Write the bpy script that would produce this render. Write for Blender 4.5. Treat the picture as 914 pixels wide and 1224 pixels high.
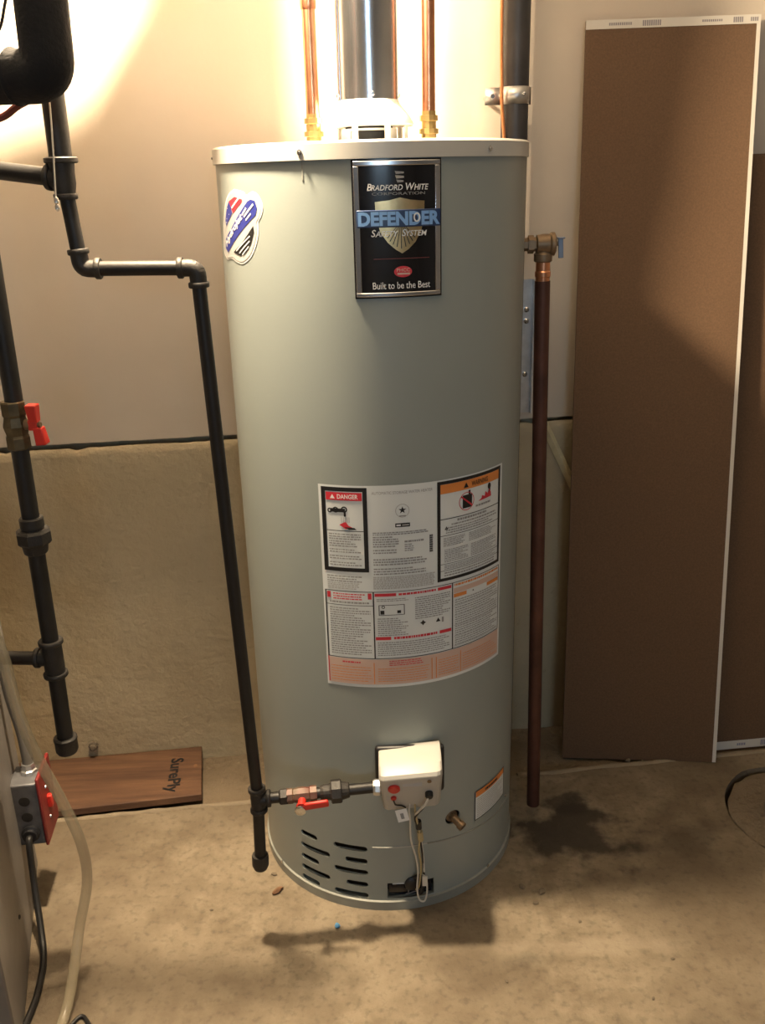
import bpy, bmesh, math, random
from mathutils import Vector, Matrix, noise

rnd = random.Random(7)
for o in list(bpy.data.objects):
    bpy.data.objects.remove(o, do_unlink=True)
SC = bpy.context.scene
COL = SC.collection
R_ = math.radians

# ------------------------------------------------------------------ camera
EYE = 1.36
PITCH, ROLL = R_(20.0), R_(-1.5)
fwd = Vector((0, math.cos(PITCH), -math.sin(PITCH)))
r0 = Vector((1, 0, 0)); u0 = r0.cross(fwd)
rt = r0 * math.cos(ROLL) + u0 * math.sin(ROLL)
up = u0 * math.cos(ROLL) - r0 * math.sin(ROLL)
cd = bpy.data.cameras.new('camera'); cam = bpy.data.objects.new('camera', cd); COL.objects.link(cam)
cam.matrix_world = Matrix(((rt.x, up.x, -fwd.x, 0), (rt.y, up.y, -fwd.y, 0), (rt.z, up.z, -fwd.z, EYE), (0, 0, 0, 1)))
cd.sensor_fit = 'HORIZONTAL'; cd.sensor_width = 36.0; cd.lens = 36.0 * 1100 / 914
cd.clip_start = 0.02
SC.camera = cam

# ------------------------------------------------------------------ world, lamps, exposure
wd = bpy.data.worlds.new('world'); SC.world = wd; wd.use_nodes = True
wd.node_tree.nodes['Background'].inputs[0].default_value = (0.75, 0.85, 1.0, 1)
wd.node_tree.nodes['Background'].inputs[1].default_value = 0.02
SC.view_settings.view_transform = 'Standard'
SC.view_settings.look = 'None'
SC.view_settings.gamma = 1.0
SC.view_settings.use_curve_mapping = False
SC.view_settings.exposure = 0.0

BULB = Vector((-0.33, 1.43, 1.95))          # bare bulb under the joists, left of the heater
BULB_W, BULB_C = 246.0, (1.0, 0.79, 0.53)
WINDOW_W, WINDOW_C = 27.0, (0.56, 0.79, 1.0)
def point_light(name, loc, watts, col, rad):
    l = bpy.data.lights.new(name, 'POINT'); l.energy = watts; l.color = col; l.shadow_soft_size = rad
    o = bpy.data.objects.new(name, l); COL.objects.link(o); o.location = loc; return o
point_light('ceiling_bulb_offscreen', BULB, BULB_W, BULB_C, 0.042)
al = bpy.data.lights.new('window_front_offscreen', 'AREA'); al.shape = 'RECTANGLE'; al.size = 0.8; al.size_y = 0.45
al.energy = WINDOW_W; al.color = WINDOW_C
ao = bpy.data.objects.new('window_front_offscreen', al); COL.objects.link(ao)
ao.location = (0.55, -3.27, 1.80); ao.rotation_euler = (R_(-90), 0, R_(180))

# ------------------------------------------------------------------ materials
MATS = {}
def mat(name, col, rough=0.6, metal=0.0, var=0.0, scale=8.0, bump=0.0, bscale=60.0, spec=0.5, coat=0.0, trans=0.0, alpha=1.0, detail=5.0, dark=None):
    if name in MATS: return MATS[name]
    m = bpy.data.materials.new(name); m.use_nodes = True
    nt = m.node_tree; b = nt.nodes['Principled BSDF']
    b.inputs['Roughness'].default_value = rough; b.inputs['Metallic'].default_value = metal
    b.inputs['Specular IOR Level'].default_value = spec
    b.inputs['Coat Weight'].default_value = coat
    b.inputs['Transmission Weight'].default_value = trans
    b.inputs['Alpha'].default_value = alpha
    tc = nt.nodes.new('ShaderNodeTexCoord')
    n1 = nt.nodes.new('ShaderNodeTexNoise'); n1.inputs['Scale'].default_value = scale; n1.inputs['Detail'].default_value = detail
    nt.links.new(tc.outputs['Object'], n1.inputs['Vector'])
    mx = nt.nodes.new('ShaderNodeMix'); mx.data_type = 'RGBA'
    d = dark if dark else tuple(c * (1 - var) for c in col)
    l = tuple(min(1, c * (1 + var * 0.5)) for c in col) if not dark else col
    mx.inputs[6].default_value = (*d, 1); mx.inputs[7].default_value = (*l, 1)
    cr = nt.nodes.new('ShaderNodeMapRange'); cr.inputs[1].default_value = 0.3; cr.inputs[2].default_value = 0.7
    nt.links.new(n1.outputs[0], cr.inputs[0]); nt.links.new(cr.outputs[0], mx.inputs[0])
    nt.links.new(mx.outputs[2], b.inputs['Base Color'])
    if bump > 0:
        n2 = nt.nodes.new('ShaderNodeTexNoise'); n2.inputs['Scale'].default_value = bscale; n2.inputs['Detail'].default_value = 6
        nt.links.new(tc.outputs['Object'], n2.inputs['Vector'])
        bp = nt.nodes.new('ShaderNodeBump'); bp.inputs['Strength'].default_value = bump; bp.inputs['Distance'].default_value = 0.01
        nt.links.new(n2.outputs[0], bp.inputs['Height']); nt.links.new(bp.outputs[0], b.inputs['Normal'])
    MATS[name] = m
    return m

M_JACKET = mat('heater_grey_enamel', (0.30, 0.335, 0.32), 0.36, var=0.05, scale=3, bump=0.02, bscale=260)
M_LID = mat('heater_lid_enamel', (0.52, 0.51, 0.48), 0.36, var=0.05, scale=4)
M_BASE = mat('heater_base_steel', (0.30, 0.31, 0.28), 0.5, var=0.25, scale=14)
M_WHITE = mat('white_enamel', (0.75, 0.73, 0.69), 0.4, var=0.05)
M_CHAMBER = mat('combustion_chamber_black', (0.012, 0.013, 0.016), 0.6, var=0.4)
M_BLACK = mat('black_plastic', (0.012, 0.012, 0.014), 0.45, var=0.3)
M_IRON = mat('black_iron', (0.011, 0.0095, 0.009), 0.5, metal=0.0, var=0.35, scale=40, bump=0.06, bscale=220)
M_IRONF = mat('malleable_fitting', (0.022, 0.019, 0.017), 0.55, metal=0.0, var=0.35, scale=50, bump=0.12, bscale=240)
M_FOAM = mat('foam_insulation', (0.010, 0.009, 0.010), 0.9, var=0.3, scale=30, bump=0.2, bscale=160)
M_ABS = mat('black_drain_pipe', (0.045, 0.042, 0.043), 0.42, var=0.25, scale=20)
M_COPPER = mat('copper', (0.80, 0.36, 0.20), 0.28, metal=1.0, var=0.25, scale=25)
M_COPDULL = mat('copper_tarnished', (0.115, 0.050, 0.036), 0.5, metal=0.5, var=0.35, scale=18)
M_BRASS = mat('brass', (0.78, 0.56, 0.24), 0.3, metal=1.0, var=0.2, scale=30)
M_BRASSD = mat('brass_dull', (0.24, 0.165, 0.10), 0.48, metal=0.6, var=0.3, scale=30)
M_GALV = mat('galvanised_steel', (0.74, 0.75, 0.78), 0.21, metal=1.0, var=0.22, scale=9)
M_GALVD = mat('galvanised_strap', (0.66, 0.66, 0.66), 0.36, metal=0.9, var=0.2, scale=40)
M_CHROME = mat('bright_screw', (0.75, 0.75, 0.76), 0.2, metal=1.0)
M_SILVER = mat('badge_silver', (0.62, 0.62, 0.64), 0.22, metal=1.0, var=0.1)
M_BADGE = mat('badge_black', (0.006, 0.006, 0.009), 0.16, coat=0.5)
M_GOLD = mat('badge_gold', (0.62, 0.44, 0.22), 0.3, metal=0.9, var=0.2, scale=60)
M_RED = mat('red_plastic', (0.60, 0.03, 0.02), 0.4, var=0.15)
M_REDPLATE = mat('red_switch_plate', (0.21, 0.020, 0.018), 0.45, var=0.2)
M_INKK = mat('ink_black', (0.01, 0.01, 0.012), 0.5)
M_INKG = mat('ink_grey', (0.30, 0.30, 0.30), 0.6)
M_INKLG = mat('ink_light_grey', (0.47, 0.47, 0.46), 0.6)
M_INKR = mat('ink_red', (0.62, 0.03, 0.05), 0.5)
M_INKO = mat('ink_orange', (0.72, 0.25, 0.06), 0.5)
M_INKP = mat('ink_peach', (0.62, 0.45, 0.38), 0.6)
M_INKB = mat('ink_blue', (0.03, 0.04, 0.26), 0.45)
M_INKW = mat('ink_white', (0.82, 0.82, 0.82), 0.5)
M_BANNER = mat('banner_blue', (0.02, 0.045, 0.13), 0.35)
M_LETTER = mat('banner_letter', (0.22, 0.42, 0.78), 0.35)
M_PAPER = mat('label_paper', (0.74, 0.78, 0.79), 0.42, var=0.04)
M_PVC = mat('grey_box_steel', (0.15, 0.15, 0.16), 0.5, metal=0.4, var=0.35, scale=40)
M_CORD = mat('black_cord', (0.010, 0.009, 0.009), 0.55)
M_HOSE = mat('vinyl_hose', (0.60, 0.52, 0.36), 0.25, trans=0.4, alpha=0.5, var=0.2, scale=12)
M_CAB = mat('cabinet_painted_steel', (0.20, 0.185, 0.175), 0.5, var=0.25, scale=9, bump=0.05)
M_STRING = mat('pull_cord', (0.72, 0.66, 0.55), 0.7)
M_WIREW = mat('wire_white', (0.62, 0.60, 0.55), 0.5)
M_WIREY = mat('wire_tan', (0.48, 0.38, 0.20), 0.5)
M_CHIP = mat('wood_chip', (0.20, 0.10, 0.05), 0.8, var=0.4, scale=80)
M_BLUECHIP = mat('blue_plastic', (0.10, 0.28, 0.50), 0.5)
M_STONE = mat('concrete_crumb', (0.17, 0.135, 0.095), 0.9, var=0.3, scale=90)
M_DRYB = mat('drywall_brown_paper', (0.14, 0.08, 0.043), 0.85, var=0.16, scale=260, detail=3)
M_DRYW = mat('drywall_white_paper', (0.66, 0.62, 0.56), 0.8, var=0.06)
M_WOODL = mat('pale_stake_wood', (0.74, 0.64, 0.40), 0.75, var=0.2, scale=30)
M_OCCLUDER = mat('occluder_sheet_metal', (0.45, 0.46, 0.47), 0.4, metal=0.8, var=0.15, scale=12)

M_CEIL = mat('ceiling_panel', (0.42, 0.405, 0.38), 0.85, var=0.06, scale=4)
M_DARKRED = mat('dark_red_hose', (0.16, 0.035, 0.03), 0.5)

def node_mat(name):
    m = bpy.data.materials.new(name); m.use_nodes = True
    return m, m.node_tree, m.node_tree.nodes['Principled BSDF']
def N(nt, kind, **kw):
    n = nt.nodes.new(kind)
    for k, v in kw.items(): setattr(n, k, v)
    return n
def noise_node(nt, vec, scale, detail=5, rough=0.55, lo=0.35, hi=0.65):
    n = N(nt, 'ShaderNodeTexNoise'); n.inputs['Scale'].default_value = scale; n.inputs['Detail'].default_value = detail
    n.inputs['Roughness'].default_value = rough
    nt.links.new(vec, n.inputs['Vector'])
    r = N(nt, 'ShaderNodeMapRange'); r.inputs[1].default_value = lo; r.inputs[2].default_value = hi
    nt.links.new(n.outputs[0], r.inputs[0]); return r.outputs[0]
def mix(nt, fac, a, b, blend='MIX'):
    m = N(nt, 'ShaderNodeMix'); m.data_type = 'RGBA'; m.blend_type = blend
    for sock, val in ((m.inputs[0], fac), (m.inputs[6], a), (m.inputs[7], b)):
        if isinstance(val, (int, float)): sock.default_value = val
        elif isinstance(val, tuple): sock.default_value = (*val, 1)
        else: nt.links.new(val, sock)
    return m.outputs[2]
def math_(nt, op, a, b=None):
    m = N(nt, 'ShaderNodeMath', operation=op)
    for i, v in enumerate((a, b)):
        if v is None: continue
        if isinstance(v, (int, float)): m.inputs[i].default_value = v
        else: nt.links.new(v, m.inputs[i])
    return m.outputs[0]
def bump_to(nt, b, h, strength, dist=0.01):
    bp = N(nt, 'ShaderNodeBump'); bp.inputs['Strength'].default_value = strength; bp.inputs['Distance'].default_value = dist
    nt.links.new(h, bp.inputs['Height']); nt.links.new(bp.outputs[0], b.inputs['Normal'])
def blob(nt, vec, c, rad, wob, soft=0.35):
    """irregular stain mask around a point of the floor"""
    nz = N(nt, 'ShaderNodeTexNoise'); nz.inputs['Scale'].default_value = 13; nz.inputs['Detail'].default_value = 5
    nt.links.new(vec, nz.inputs['Vector'])
    sub = N(nt, 'ShaderNodeVectorMath', operation='SUBTRACT'); nt.links.new(vec, sub.inputs[0]); sub.inputs[1].default_value = c
    sc = N(nt, 'ShaderNodeVectorMath', operation='DIVIDE'); nt.links.new(sub.outputs[0], sc.inputs[0]); sc.inputs[1].default_value = rad
    ln = N(nt, 'ShaderNodeVectorMath', operation='LENGTH'); nt.links.new(sc.outputs[0], ln.inputs[0])
    d = math_(nt, 'ADD', ln.outputs['Value'], math_(nt, 'MULTIPLY', math_(nt, 'SUBTRACT', nz.outputs[0], 0.5), wob))
    r = N(nt, 'ShaderNodeMapRange'); r.inputs[1].default_value = 1.0 + soft; r.inputs[2].default_value = 1.0 - soft
    nt.links.new(d, r.inputs[0]); return r.outputs[0]

def floor_material():
    m, nt, b = node_mat('floor_concrete')
    g = N(nt, 'ShaderNodeNewGeometry').outputs['Position']
    c = mix(nt, noise_node(nt, g, 5.0, 6), (0.165, 0.126, 0.082), (0.235, 0.187, 0.128))
    c = mix(nt, noise_node(nt, g, 17.0, 7, 0.65, 0.4, 0.7), c, (0.29, 0.238, 0.167))
    c = mix(nt, math_(nt, 'MULTIPLY', noise_node(nt, g, 2.2, 4, 0.5, 0.46, 0.62), 0.7), c, (0.11, 0.08, 0.05))
    c = mix(nt, math_(nt, 'MULTIPLY', noise_node(nt, g, 70, 3, 0.5, 0.52, 0.70), 0.45), c, (0.085, 0.065, 0.045))
    # damp stain beside the discharge pipe, smaller ones by the coil mark
    for ctr, rad, amt in (((0.39, 1.655, 0), (0.115, 0.085, 1), 0.9), ((0.40, 1.755, 0), (0.05, 0.03, 1), 0.75), ((0.62, 1.62, 0), (0.10, 0.06, 1), 0.3),
                          ((0.255, 1.31, 0), (0.035, 0.02, 1), 0.3)):
        c = mix(nt, math_(nt, 'MULTIPLY', blob(nt, g, ctr, rad, 4.2), amt), c, (0.034, 0.026, 0.019))
    # pale scuff across the slab
    c = mix(nt, math_(nt, 'MULTIPLY', blob(nt, g, (0.34, 1.335, 0), (0.17, 0.018, 1), 3.0, 0.5), 0.35), c, (0.36, 0.30, 0.22))
    nt.links.new(c, b.inputs['Base Color']); b.inputs['Roughness'].default_value = 0.78
    h = math_(nt, 'ADD', noise_node(nt, g, 22, 8, 0.6, 0.2, 0.8), math_(nt, 'MULTIPLY', noise_node(nt, g, 140, 4, 0.6, 0.2, 0.8), 0.4))
    bump_to(nt, b, h, 0.25)
    return m
def wall_material(name, lo, hi, bstr, speck):
    m, nt, b = node_mat(name)
    g = N(nt, 'ShaderNodeNewGeometry').outputs['Position']
    c = mix(nt, noise_node(nt, g, 2.4, 5), lo, hi)
    if speck: c = mix(nt, math_(nt, 'MULTIPLY', noise_node(nt, g, 46, 5, 0.6, 0.62, 0.75), speck), c, tuple(v * 0.5 for v in lo))
    nt.links.new(c, b.inputs['Base Color']); b.inputs['Roughness'].default_value = 0.8; b.inputs['Specular IOR Level'].default_value = 0.3
    h = math_(nt, 'ADD', noise_node(nt, g, 7, 6, 0.55, 0.2, 0.8), math_(nt, 'MULTIPLY', noise_node(nt, g, 60, 6, 0.6, 0.2, 0.8), 0.35))
    bump_to(nt, b, h, bstr, 0.02)
    return m
def plank_material():
    m, nt, b = node_mat('reddish_plank_wood')
    tc = N(nt, 'ShaderNodeTexCoord').outputs['Object']
    mp = N(nt, 'ShaderNodeMapping'); mp.inputs['Scale'].default_value = (2.5, 30, 30); nt.links.new(tc, mp.inputs['Vector'])
    c = mix(nt, noise_node(nt, mp.outputs[0], 1.6, 6), (0.085, 0.040, 0.022), (0.155, 0.078, 0.040))
    nt.links.new(c, b.inputs['Base Color']); b.inputs['Roughness'].default_value = 0.7
    bump_to(nt, b, noise_node(nt, mp.outputs[0], 3, 5), 0.12)
    return m
M_FLOOR = floor_material()
M_WALLU = wall_material('wall_painted_upper', (0.60, 0.515, 0.42), (0.66, 0.575, 0.475), 0.05, 0.0)
M_WALLL = wall_material('wall_concrete_lower', (0.44, 0.36, 0.235), (0.52, 0.435, 0.295), 0.32, 0.35)
M_BLOCK = wall_material('bare_concrete_block', (0.24, 0.23, 0.215), (0.30, 0.285, 0.27), 0.3, 0.3)
M_FOOT = wall_material('footing_rough', (0.18, 0.135, 0.088), (0.26, 0.205, 0.142), 0.7, 0.5)
M_RIDGE = wall_material('slab_edge_concrete', (0.22, 0.175, 0.12), (0.32, 0.26, 0.185), 0.5, 0.3)
M_PLANK = plank_material()
bm_, bnt, bb = node_mat('bulb_glass')
bb.inputs['Base Color'].default_value = (1, 0.97, 0.92, 1); bb.inputs['Roughness'].default_value = 0.1
_t = bnt.nodes.new('ShaderNodeBsdfTransparent'); _m = bnt.nodes.new('ShaderNodeMixShader'); _m.inputs[0].default_value = 0.06
bnt.links.new(_t.outputs[0], _m.inputs[1]); bnt.links.new(bb.outputs[0], _m.inputs[2]); bnt.links.new(_m.outputs[0], bnt.nodes['Material Output'].inputs[0])
M_BULB = bm_

# ------------------------------------------------------------------ mesh helpers
class G:
    """collects faces in world space; build() links them as ONE mesh object"""
    def __init__(s): s.v = []; s.f = []
    def add(s, v, f):
        o = len(s.v); s.v += [Vector(p) for p in v]; s.f += [tuple(i + o for i in q) for q in f]; return s
    def box(s, c, d, mtx=None):
        c = Vector(c); x, y, z = (k / 2 for k in d)
        P = [Vector((a, b, e)) for a in (-x, x) for b in (-y, y) for e in (-z, z)]
        if mtx is not None: P = [mtx @ p for p in P]
        return s.add([p + c for p in P], [(0, 1, 3, 2), (4, 6, 7, 5), (0, 4, 5, 1), (2, 3, 7, 6), (0, 2, 6, 4), (1, 5, 7, 3)])
    def hexa(s, P):
        """8 points: 4 of one face then the matching 4 of the other"""
        return s.add(P, [(3, 2, 1, 0), (4, 5, 6, 7), (0, 1, 5, 4), (1, 2, 6, 5), (2, 3, 7, 6), (3, 0, 4, 7)])
    def tube(s, path, r, n=14, caps=True):
        path = [Vector(p) for p in path]; rr = r if isinstance(r, (list, tuple)) else [r] * len(path)
        t = [(path[min(i + 1, len(path) - 1)] - path[max(i - 1, 0)]).normalized() for i in range(len(path))]
        a = Vector((0, 0, 1)) if abs(t[0].z) < 0.9 else Vector((1, 0, 0))
        nrm = (a - t[0] * a.dot(t[0])).normalized()
        V = []; F = []
        for i, p in enumerate(path):
            nrm = (nrm - t[i] * nrm.dot(t[i])).normalized(); bi = t[i].cross(nrm)
            for k in range(n):
                w = 2 * math.pi * k / n; V.append(p + (nrm * math.cos(w) + bi * math.sin(w)) * rr[i])
        for i in range(len(path) - 1):
            for k in range(n):
                F.append((i * n + k, i * n + (k + 1) % n, (i + 1) * n + (k + 1) % n, (i + 1) * n + k))
        if caps:
            F.append(tuple(range(n))[::-1]); F.append(tuple(range((len(path) - 1) * n, len(path) * n)))
        return s.add(V, F)
    def lathe(s, base, axis, prof, n=24):
        """prof: (distance along axis, radius)"""
        base = Vector(base); ax = Vector(axis).normalized()
        a = Vector((1, 0, 0)) if abs(ax.x) < 0.9 else Vector((0, 0, 1))
        e1 = (a - ax * a.dot(ax)).normalized(); e2 = ax.cross(e1)
        V = []; F = []
        for h, r in prof:
            for k in range(n):
                w = 2 * math.pi * k / n; V.append(base + ax * h + (e1 * math.cos(w) + e2 * math.sin(w)) * max(r, 1e-5))
        m = len(prof)
        for i in range(m - 1):
            for k in range(n):
                F.append((i * n + k, i * n + (k + 1) % n, (i + 1) * n + (k + 1) % n, (i + 1) * n + k))
        F.append(tuple(range(n))[::-1]); F.append(tuple(range((m - 1) * n, m * n)))
        return s.add(V, F)
    def build(s, name, m, parent=None, smooth=0.6, bevel=0.0, seg=2):
        me = bpy.data.meshes.new(name)
        if parent is not None: org = ORG[parent.name]
        else:
            xs = [p.x for p in s.v]; ys = [p.y for p in s.v]; zs = [p.z for p in s.v]
            org = Vector(((min(xs) + max(xs)) / 2, (min(ys) + max(ys)) / 2, min(zs)))
        me.from_pydata([tuple(p - org) for p in s.v], [], s.f); me.validate()
        b = bmesh.new(); b.from_mesh(me); bmesh.ops.recalc_face_normals(b, faces=b.faces); b.to_mesh(me); b.free()
        me.materials.append(m)
        o = bpy.data.objects.new(name, me); COL.objects.link(o)
        if parent is not None: o.parent = parent
        else: o.location = org
        ORG[o.name] = org
        if smooth:
            me.shade_smooth(); me.set_sharp_from_angle(angle=smooth)
        if bevel:
            md = o.modifiers.new('bevel', 'BEVEL'); md.width = bevel; md.segments = seg; md.limit_method = 'ANGLE'; md.angle_limit = R_(40)
        return o
ORG = {}
def thing(name, loc, label, cat, group=None):
    o = bpy.data.objects.new(name, None); COL.objects.link(o); o.location = loc; o.empty_display_size = 0.05
    ORG[o.name] = Vector(loc); o['label'] = label; o['category'] = cat
    if group: o['group'] = group
    return o
def tag(o, label, cat, group=None):
    o['label'] = label; o['category'] = cat
    if group: o['group'] = group
    return o
def struct(o): o['kind'] = 'structure'; return o

def fillet(pts, rad, n=7):
    pts = [Vector(p) for p in pts]; out = [pts[0]]
    for i in range(1, len(pts) - 1):
        a, b, c = pts[i - 1], pts[i], pts[i + 1]
        d1 = (a - b).normalized(); d2 = (c - b).normalized()
        ang = d1.angle(d2); t = min(rad / math.tan(ang / 2), (a - b).length * 0.49, (c - b).length * 0.49)
        p0, p1 = b + d1 * t, b + d2 * t
        for k in range(n + 1):
            w = k / n; out.append(p0 * (1 - w) ** 2 + b * 2 * w * (1 - w) + p1 * w ** 2)
    out.append(pts[-1]); return out
def spline(pts, n=8):
    P = [Vector(p) for p in pts]; P = [P[0] * 2 - P[1]] + P + [P[-1] * 2 - P[-2]]; out = []
    for i in range(1, len(P) - 2):
        for k in range(n):
            t = k / n; a, b, c, d = P[i - 1:i + 3]
            out.append(0.5 * ((2 * b) + (c - a) * t + (2 * a - 5 * b + 4 * c - d) * t * t + (3 * b - a - 3 * c + d) * t ** 3))
    out.append(P[-2]); return out

def fill_uv(outer, holes=(), step=None, u0=None):
    """flat polygon with holes -> triangles cut along u every `step`"""
    b = bmesh.new(); E = []
    for loop in [outer] + list(holes):
        vs = [b.verts.new((x, y, 0)) for x, y in loop]
        E += [b.edges.new((vs[i], vs[(i + 1) % len(vs)])) for i in range(len(vs))]
    bmesh.ops.triangle_fill(b, use_beauty=True, use_dissolve=False, edges=E)
    if step:
        lo = min(p[0] for p in outer); hi = max(p[0] for p in outer); x = math.floor(lo / step) * step + step
        while x < hi - 1e-6:
            bmesh.ops.bisect_plane(b, geom=b.verts[:] + b.edges[:] + b.faces[:], plane_co=(x, 0, 0), plane_no=(1, 0, 0), dist=1e-6); x += step
    b.verts.ensure_lookup_table(); b.verts.index_update()
    V = [(v.co.x, v.co.y) for v in b.verts]; F = [tuple(v.index for v in f.verts) for f in b.faces]
    b.free(); return V, F
TXT = {}
def text_geo(s, bold=0.0, shear=0.0):
    """letters as a flat mesh in a unit box: returns verts, faces, aspect"""
    key = (s, bold, shear)
    if key in TXT: return TXT[key]
    cu = bpy.data.curves.new('lettering', 'FONT'); cu.body = s; cu.offset = bold; cu.shear = shear; cu.resolution_u = 3
    ob = bpy.data.objects.new('lettering', cu); COL.objects.link(ob)
    dg = bpy.context.evaluated_depsgraph_get(); me = bpy.data.meshes.new_from_object(ob.evaluated_get(dg))
    V = [(v.co.x, v.co.y) for v in me.vertices]; F = [tuple(p.vertices) for p in me.polygons]
    bpy.data.objects.remove(ob); bpy.data.curves.remove(cu); bpy.data.meshes.remove(me)
    x0 = min(p[0] for p in V); x1 = max(p[0] for p in V); y0 = min(p[1] for p in V); y1 = max(p[1] for p in V)
    V = [((x - x0) / (x1 - x0), (y - y0) / (y1 - y0)) for x, y in V]
    TXT[key] = (V, F, (x1 - x0) / (y1 - y0)); return TXT[key]

# ------------------------------------------------------------------ the room
UW = Vector((0.99345, 0.11425, 0)); NW = Vector((0.11425, -0.99345, 0)); PW = Vector((0, 2.044, 0))
def W(s, z, off=0.0):            # a point of the back wall: along it, up, out into the room
    return PW + UW * s + NW * off + Vector((0, 0, z))
CRACK = 0.820
# floor slab with a round opening for the cover at the right
SUMP = (0.935, 1.695); SUMP_R = 0.178
back = [W(s, 0, 0.217 + 0.004 * noise.noise((s * 9, 0, 0)) + 0.002 * noise.noise((s * 40, 3, 0))) for s in [2.9 - 5.6 * k / 140 for k in range(141)]]
outer = [(-2.6, -3.3), (2.9, -3.3)] + [(p.x, p.y) for p in back]
hole = [(SUMP[0] + (SUMP_R + 0.006 * noise.noise((math.cos(w) * 2, math.sin(w) * 2, 5))) * math.cos(w), SUMP[1] + (SUMP_R + 0.006 * noise.noise((math.cos(w) * 3, math.sin(w) * 3, 9))) * math.sin(w)) for w in [2 * math.pi * k / 48 for k in range(48)]]
V, F = fill_uv(outer, [hole])
g = G(); g.add([(x, y, 0) for x, y in V], F)
nO = len(outer)
for loop in (outer, hole):
    n = len(loop); g.add([(x, y, 0) for x, y in loop] + [(x, y, -0.08) for x, y in loop], [(i, (i + 1) % n, n + (i + 1) % n, n + i) for i in range(n)])
fl = struct(g.build('floor', M_FLOOR, smooth=0.5))
# rough strip between slab and wall
g = G(); ns, no = 300, 14
V = []
for i in range(ns + 1):
    for j in range(no + 1):
        s = -2.7 + 5.7 * i / ns; off = -0.03 + 0.27 * j / no
        p = W(s, 0, off); h = -0.008 + 0.006 * noise.noise((p.x * 14, p.y * 14, 1)) + 0.004 * noise.noise((p.x * 45, p.y * 45, 4))
        V.append((p.x, p.y, h - 0.004))
g.add(V, [(i * (no + 1) + j, i * (no + 1) + j + 1, (i + 1) * (no + 1) + j + 1, (i + 1) * (no + 1) + j) for i in range(ns) for j in range(no)])
struct(g.build('trim_1', M_FOOT, smooth=1.0))
def ridge(sa, sb, seed):
    pts = []; rr = []; n_ = int((sb - sa) / .012)
    for i in range(n_ + 1):
        s = sa + (sb - sa) * i / n_; p = W(s, -.004 + .0015 * noise.noise((s * 30, seed, 0)), 0.217 + 0.006 * noise.noise((s * 9, 0, 0)))
        pts.append(p); rr.append(.0085 + .003 * noise.noise((s * 22, seed, 4)))
    struct(G().tube(pts, rr, 10).build('trim_2', M_RIDGE, smooth=1.0))
ridge(-2.6, -.285, 1); ridge(.285, 1.2, 2)
g = G(); g.box((SUMP[0], SUMP[1], -0.085), (0.6, 0.6, 0.01)); struct(g.build('floor_pit', M_FOOT))

# upper painted wall, a slab standing on the ragged joint
g = G(); ns = 220; V = []
for i in range(ns + 1):
    s = -2.7 + 5.7 * i / ns
    zb = CRACK + 0.0040 + 0.0018 * noise.noise((s * 30, 0, 2))
    V += [W(s, zb, -0.06), W(s, zb, 0.0), W(s, 2.3, 0.0)]
g.add(V, [(i * 3 + j, i * 3 + j + 1, (i + 1) * 3 + j + 1, (i + 1) * 3 + j) for i in range(ns) for j in range(2)])
struct(g.build('wall_back_upper', M_WALLU, smooth=0.5))
# lower concrete wall, slightly proud, with a chipped top lip
g = G(); ns = 420; V = []; rows = 30
for i in range(ns + 1):
    s = -2.7 + 5.7 * i / ns
    chip = max(0.0, noise.noise((s * 26, 1, 7)) - 0.15) * 0.018 + 0.003 * abs(noise.noise((s * 70, 2, 1)))
    zt = CRACK - 0.0035 - 0.002 * max(-1.0, min(1.0, -s)) - chip
    V += [W(s, zt - 0.09, -0.055), W(s, zt - 0.001, 0.002), W(s, zt - 0.008, 0.009 + 0.002 * noise.noise((s * 33, 5, 5)))]
    for j in range(rows + 1):
        z = (zt - 0.02) * (1 - j / rows) - 0.06 * (j / rows)
        V.append(W(s, z, 0.010 + 0.0035 * noise.noise((s * 5, z * 5, 3)) + 0.0015 * noise.noise((s * 17, z * 17, 8))))
m_ = rows + 4
g.add(V, [(i * m_ + j, i * m_ + j + 1, (i + 1) * m_ + j + 1, (i + 1) * m_ + j) for i in range(ns) for j in range(m_ - 1)])
struct(g.build('wall_back_lower', M_WALLL, smooth=0.9))
g = G(); g.box(W(0.15, CRACK, -0.075), (5.7, 0.02, 0.1), Matrix.Rotation(math.atan2(UW.y, UW.x), 3, 'Z')); struct(g.build('wall_back_joint', M_WALLL))
g = G(); g.box((-2.65, -0.6, 1.1), (0.1, 6.0, 2.5)); struct(g.build('wall_left', M_BLOCK))
g = G(); g.box((2.95, -0.5, 1.1), (0.1, 6.2, 2.5)); struct(g.build('wall_right', M_BLOCK))
# front wall behind the viewer with a small basement window
V, F = fill_uv([(-2.7, -0.1), (3.0, -0.1), (3.0, 2.3), (-2.7, 2.3)], [[(0.1, 1.55), (1.0, 1.55), (1.0, 2.05), (0.1, 2.05)]])
g = G(); g.add([(x, -3.2, z) for x, z in V], F); g.add([(x, -3.4, z) for x, z in V], F); struct(g.build('wall_front', M_BLOCK))
g = G()
for c, d in (((0.55, -3.22, 1.565), (0.9, 0.06, 0.03)), ((0.55, -3.22, 2.035), (0.9, 0.06, 0.03)), ((0.115, -3.22, 1.8), (0.03, 0.06, 0.44)), ((0.985, -3.22, 1.8), (0.03, 0.06, 0.44)), ((0.55, -3.22, 1.8), (0.025, 0.05, 0.44))): g.box(c, d)
struct(g.build('window_1', M_WHITE))
g = G(); g.box((0.15, -0.5, 2.275), (5.8, 6.4, 0.05)); struct(g.build('ceiling', M_CEIL))

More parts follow.
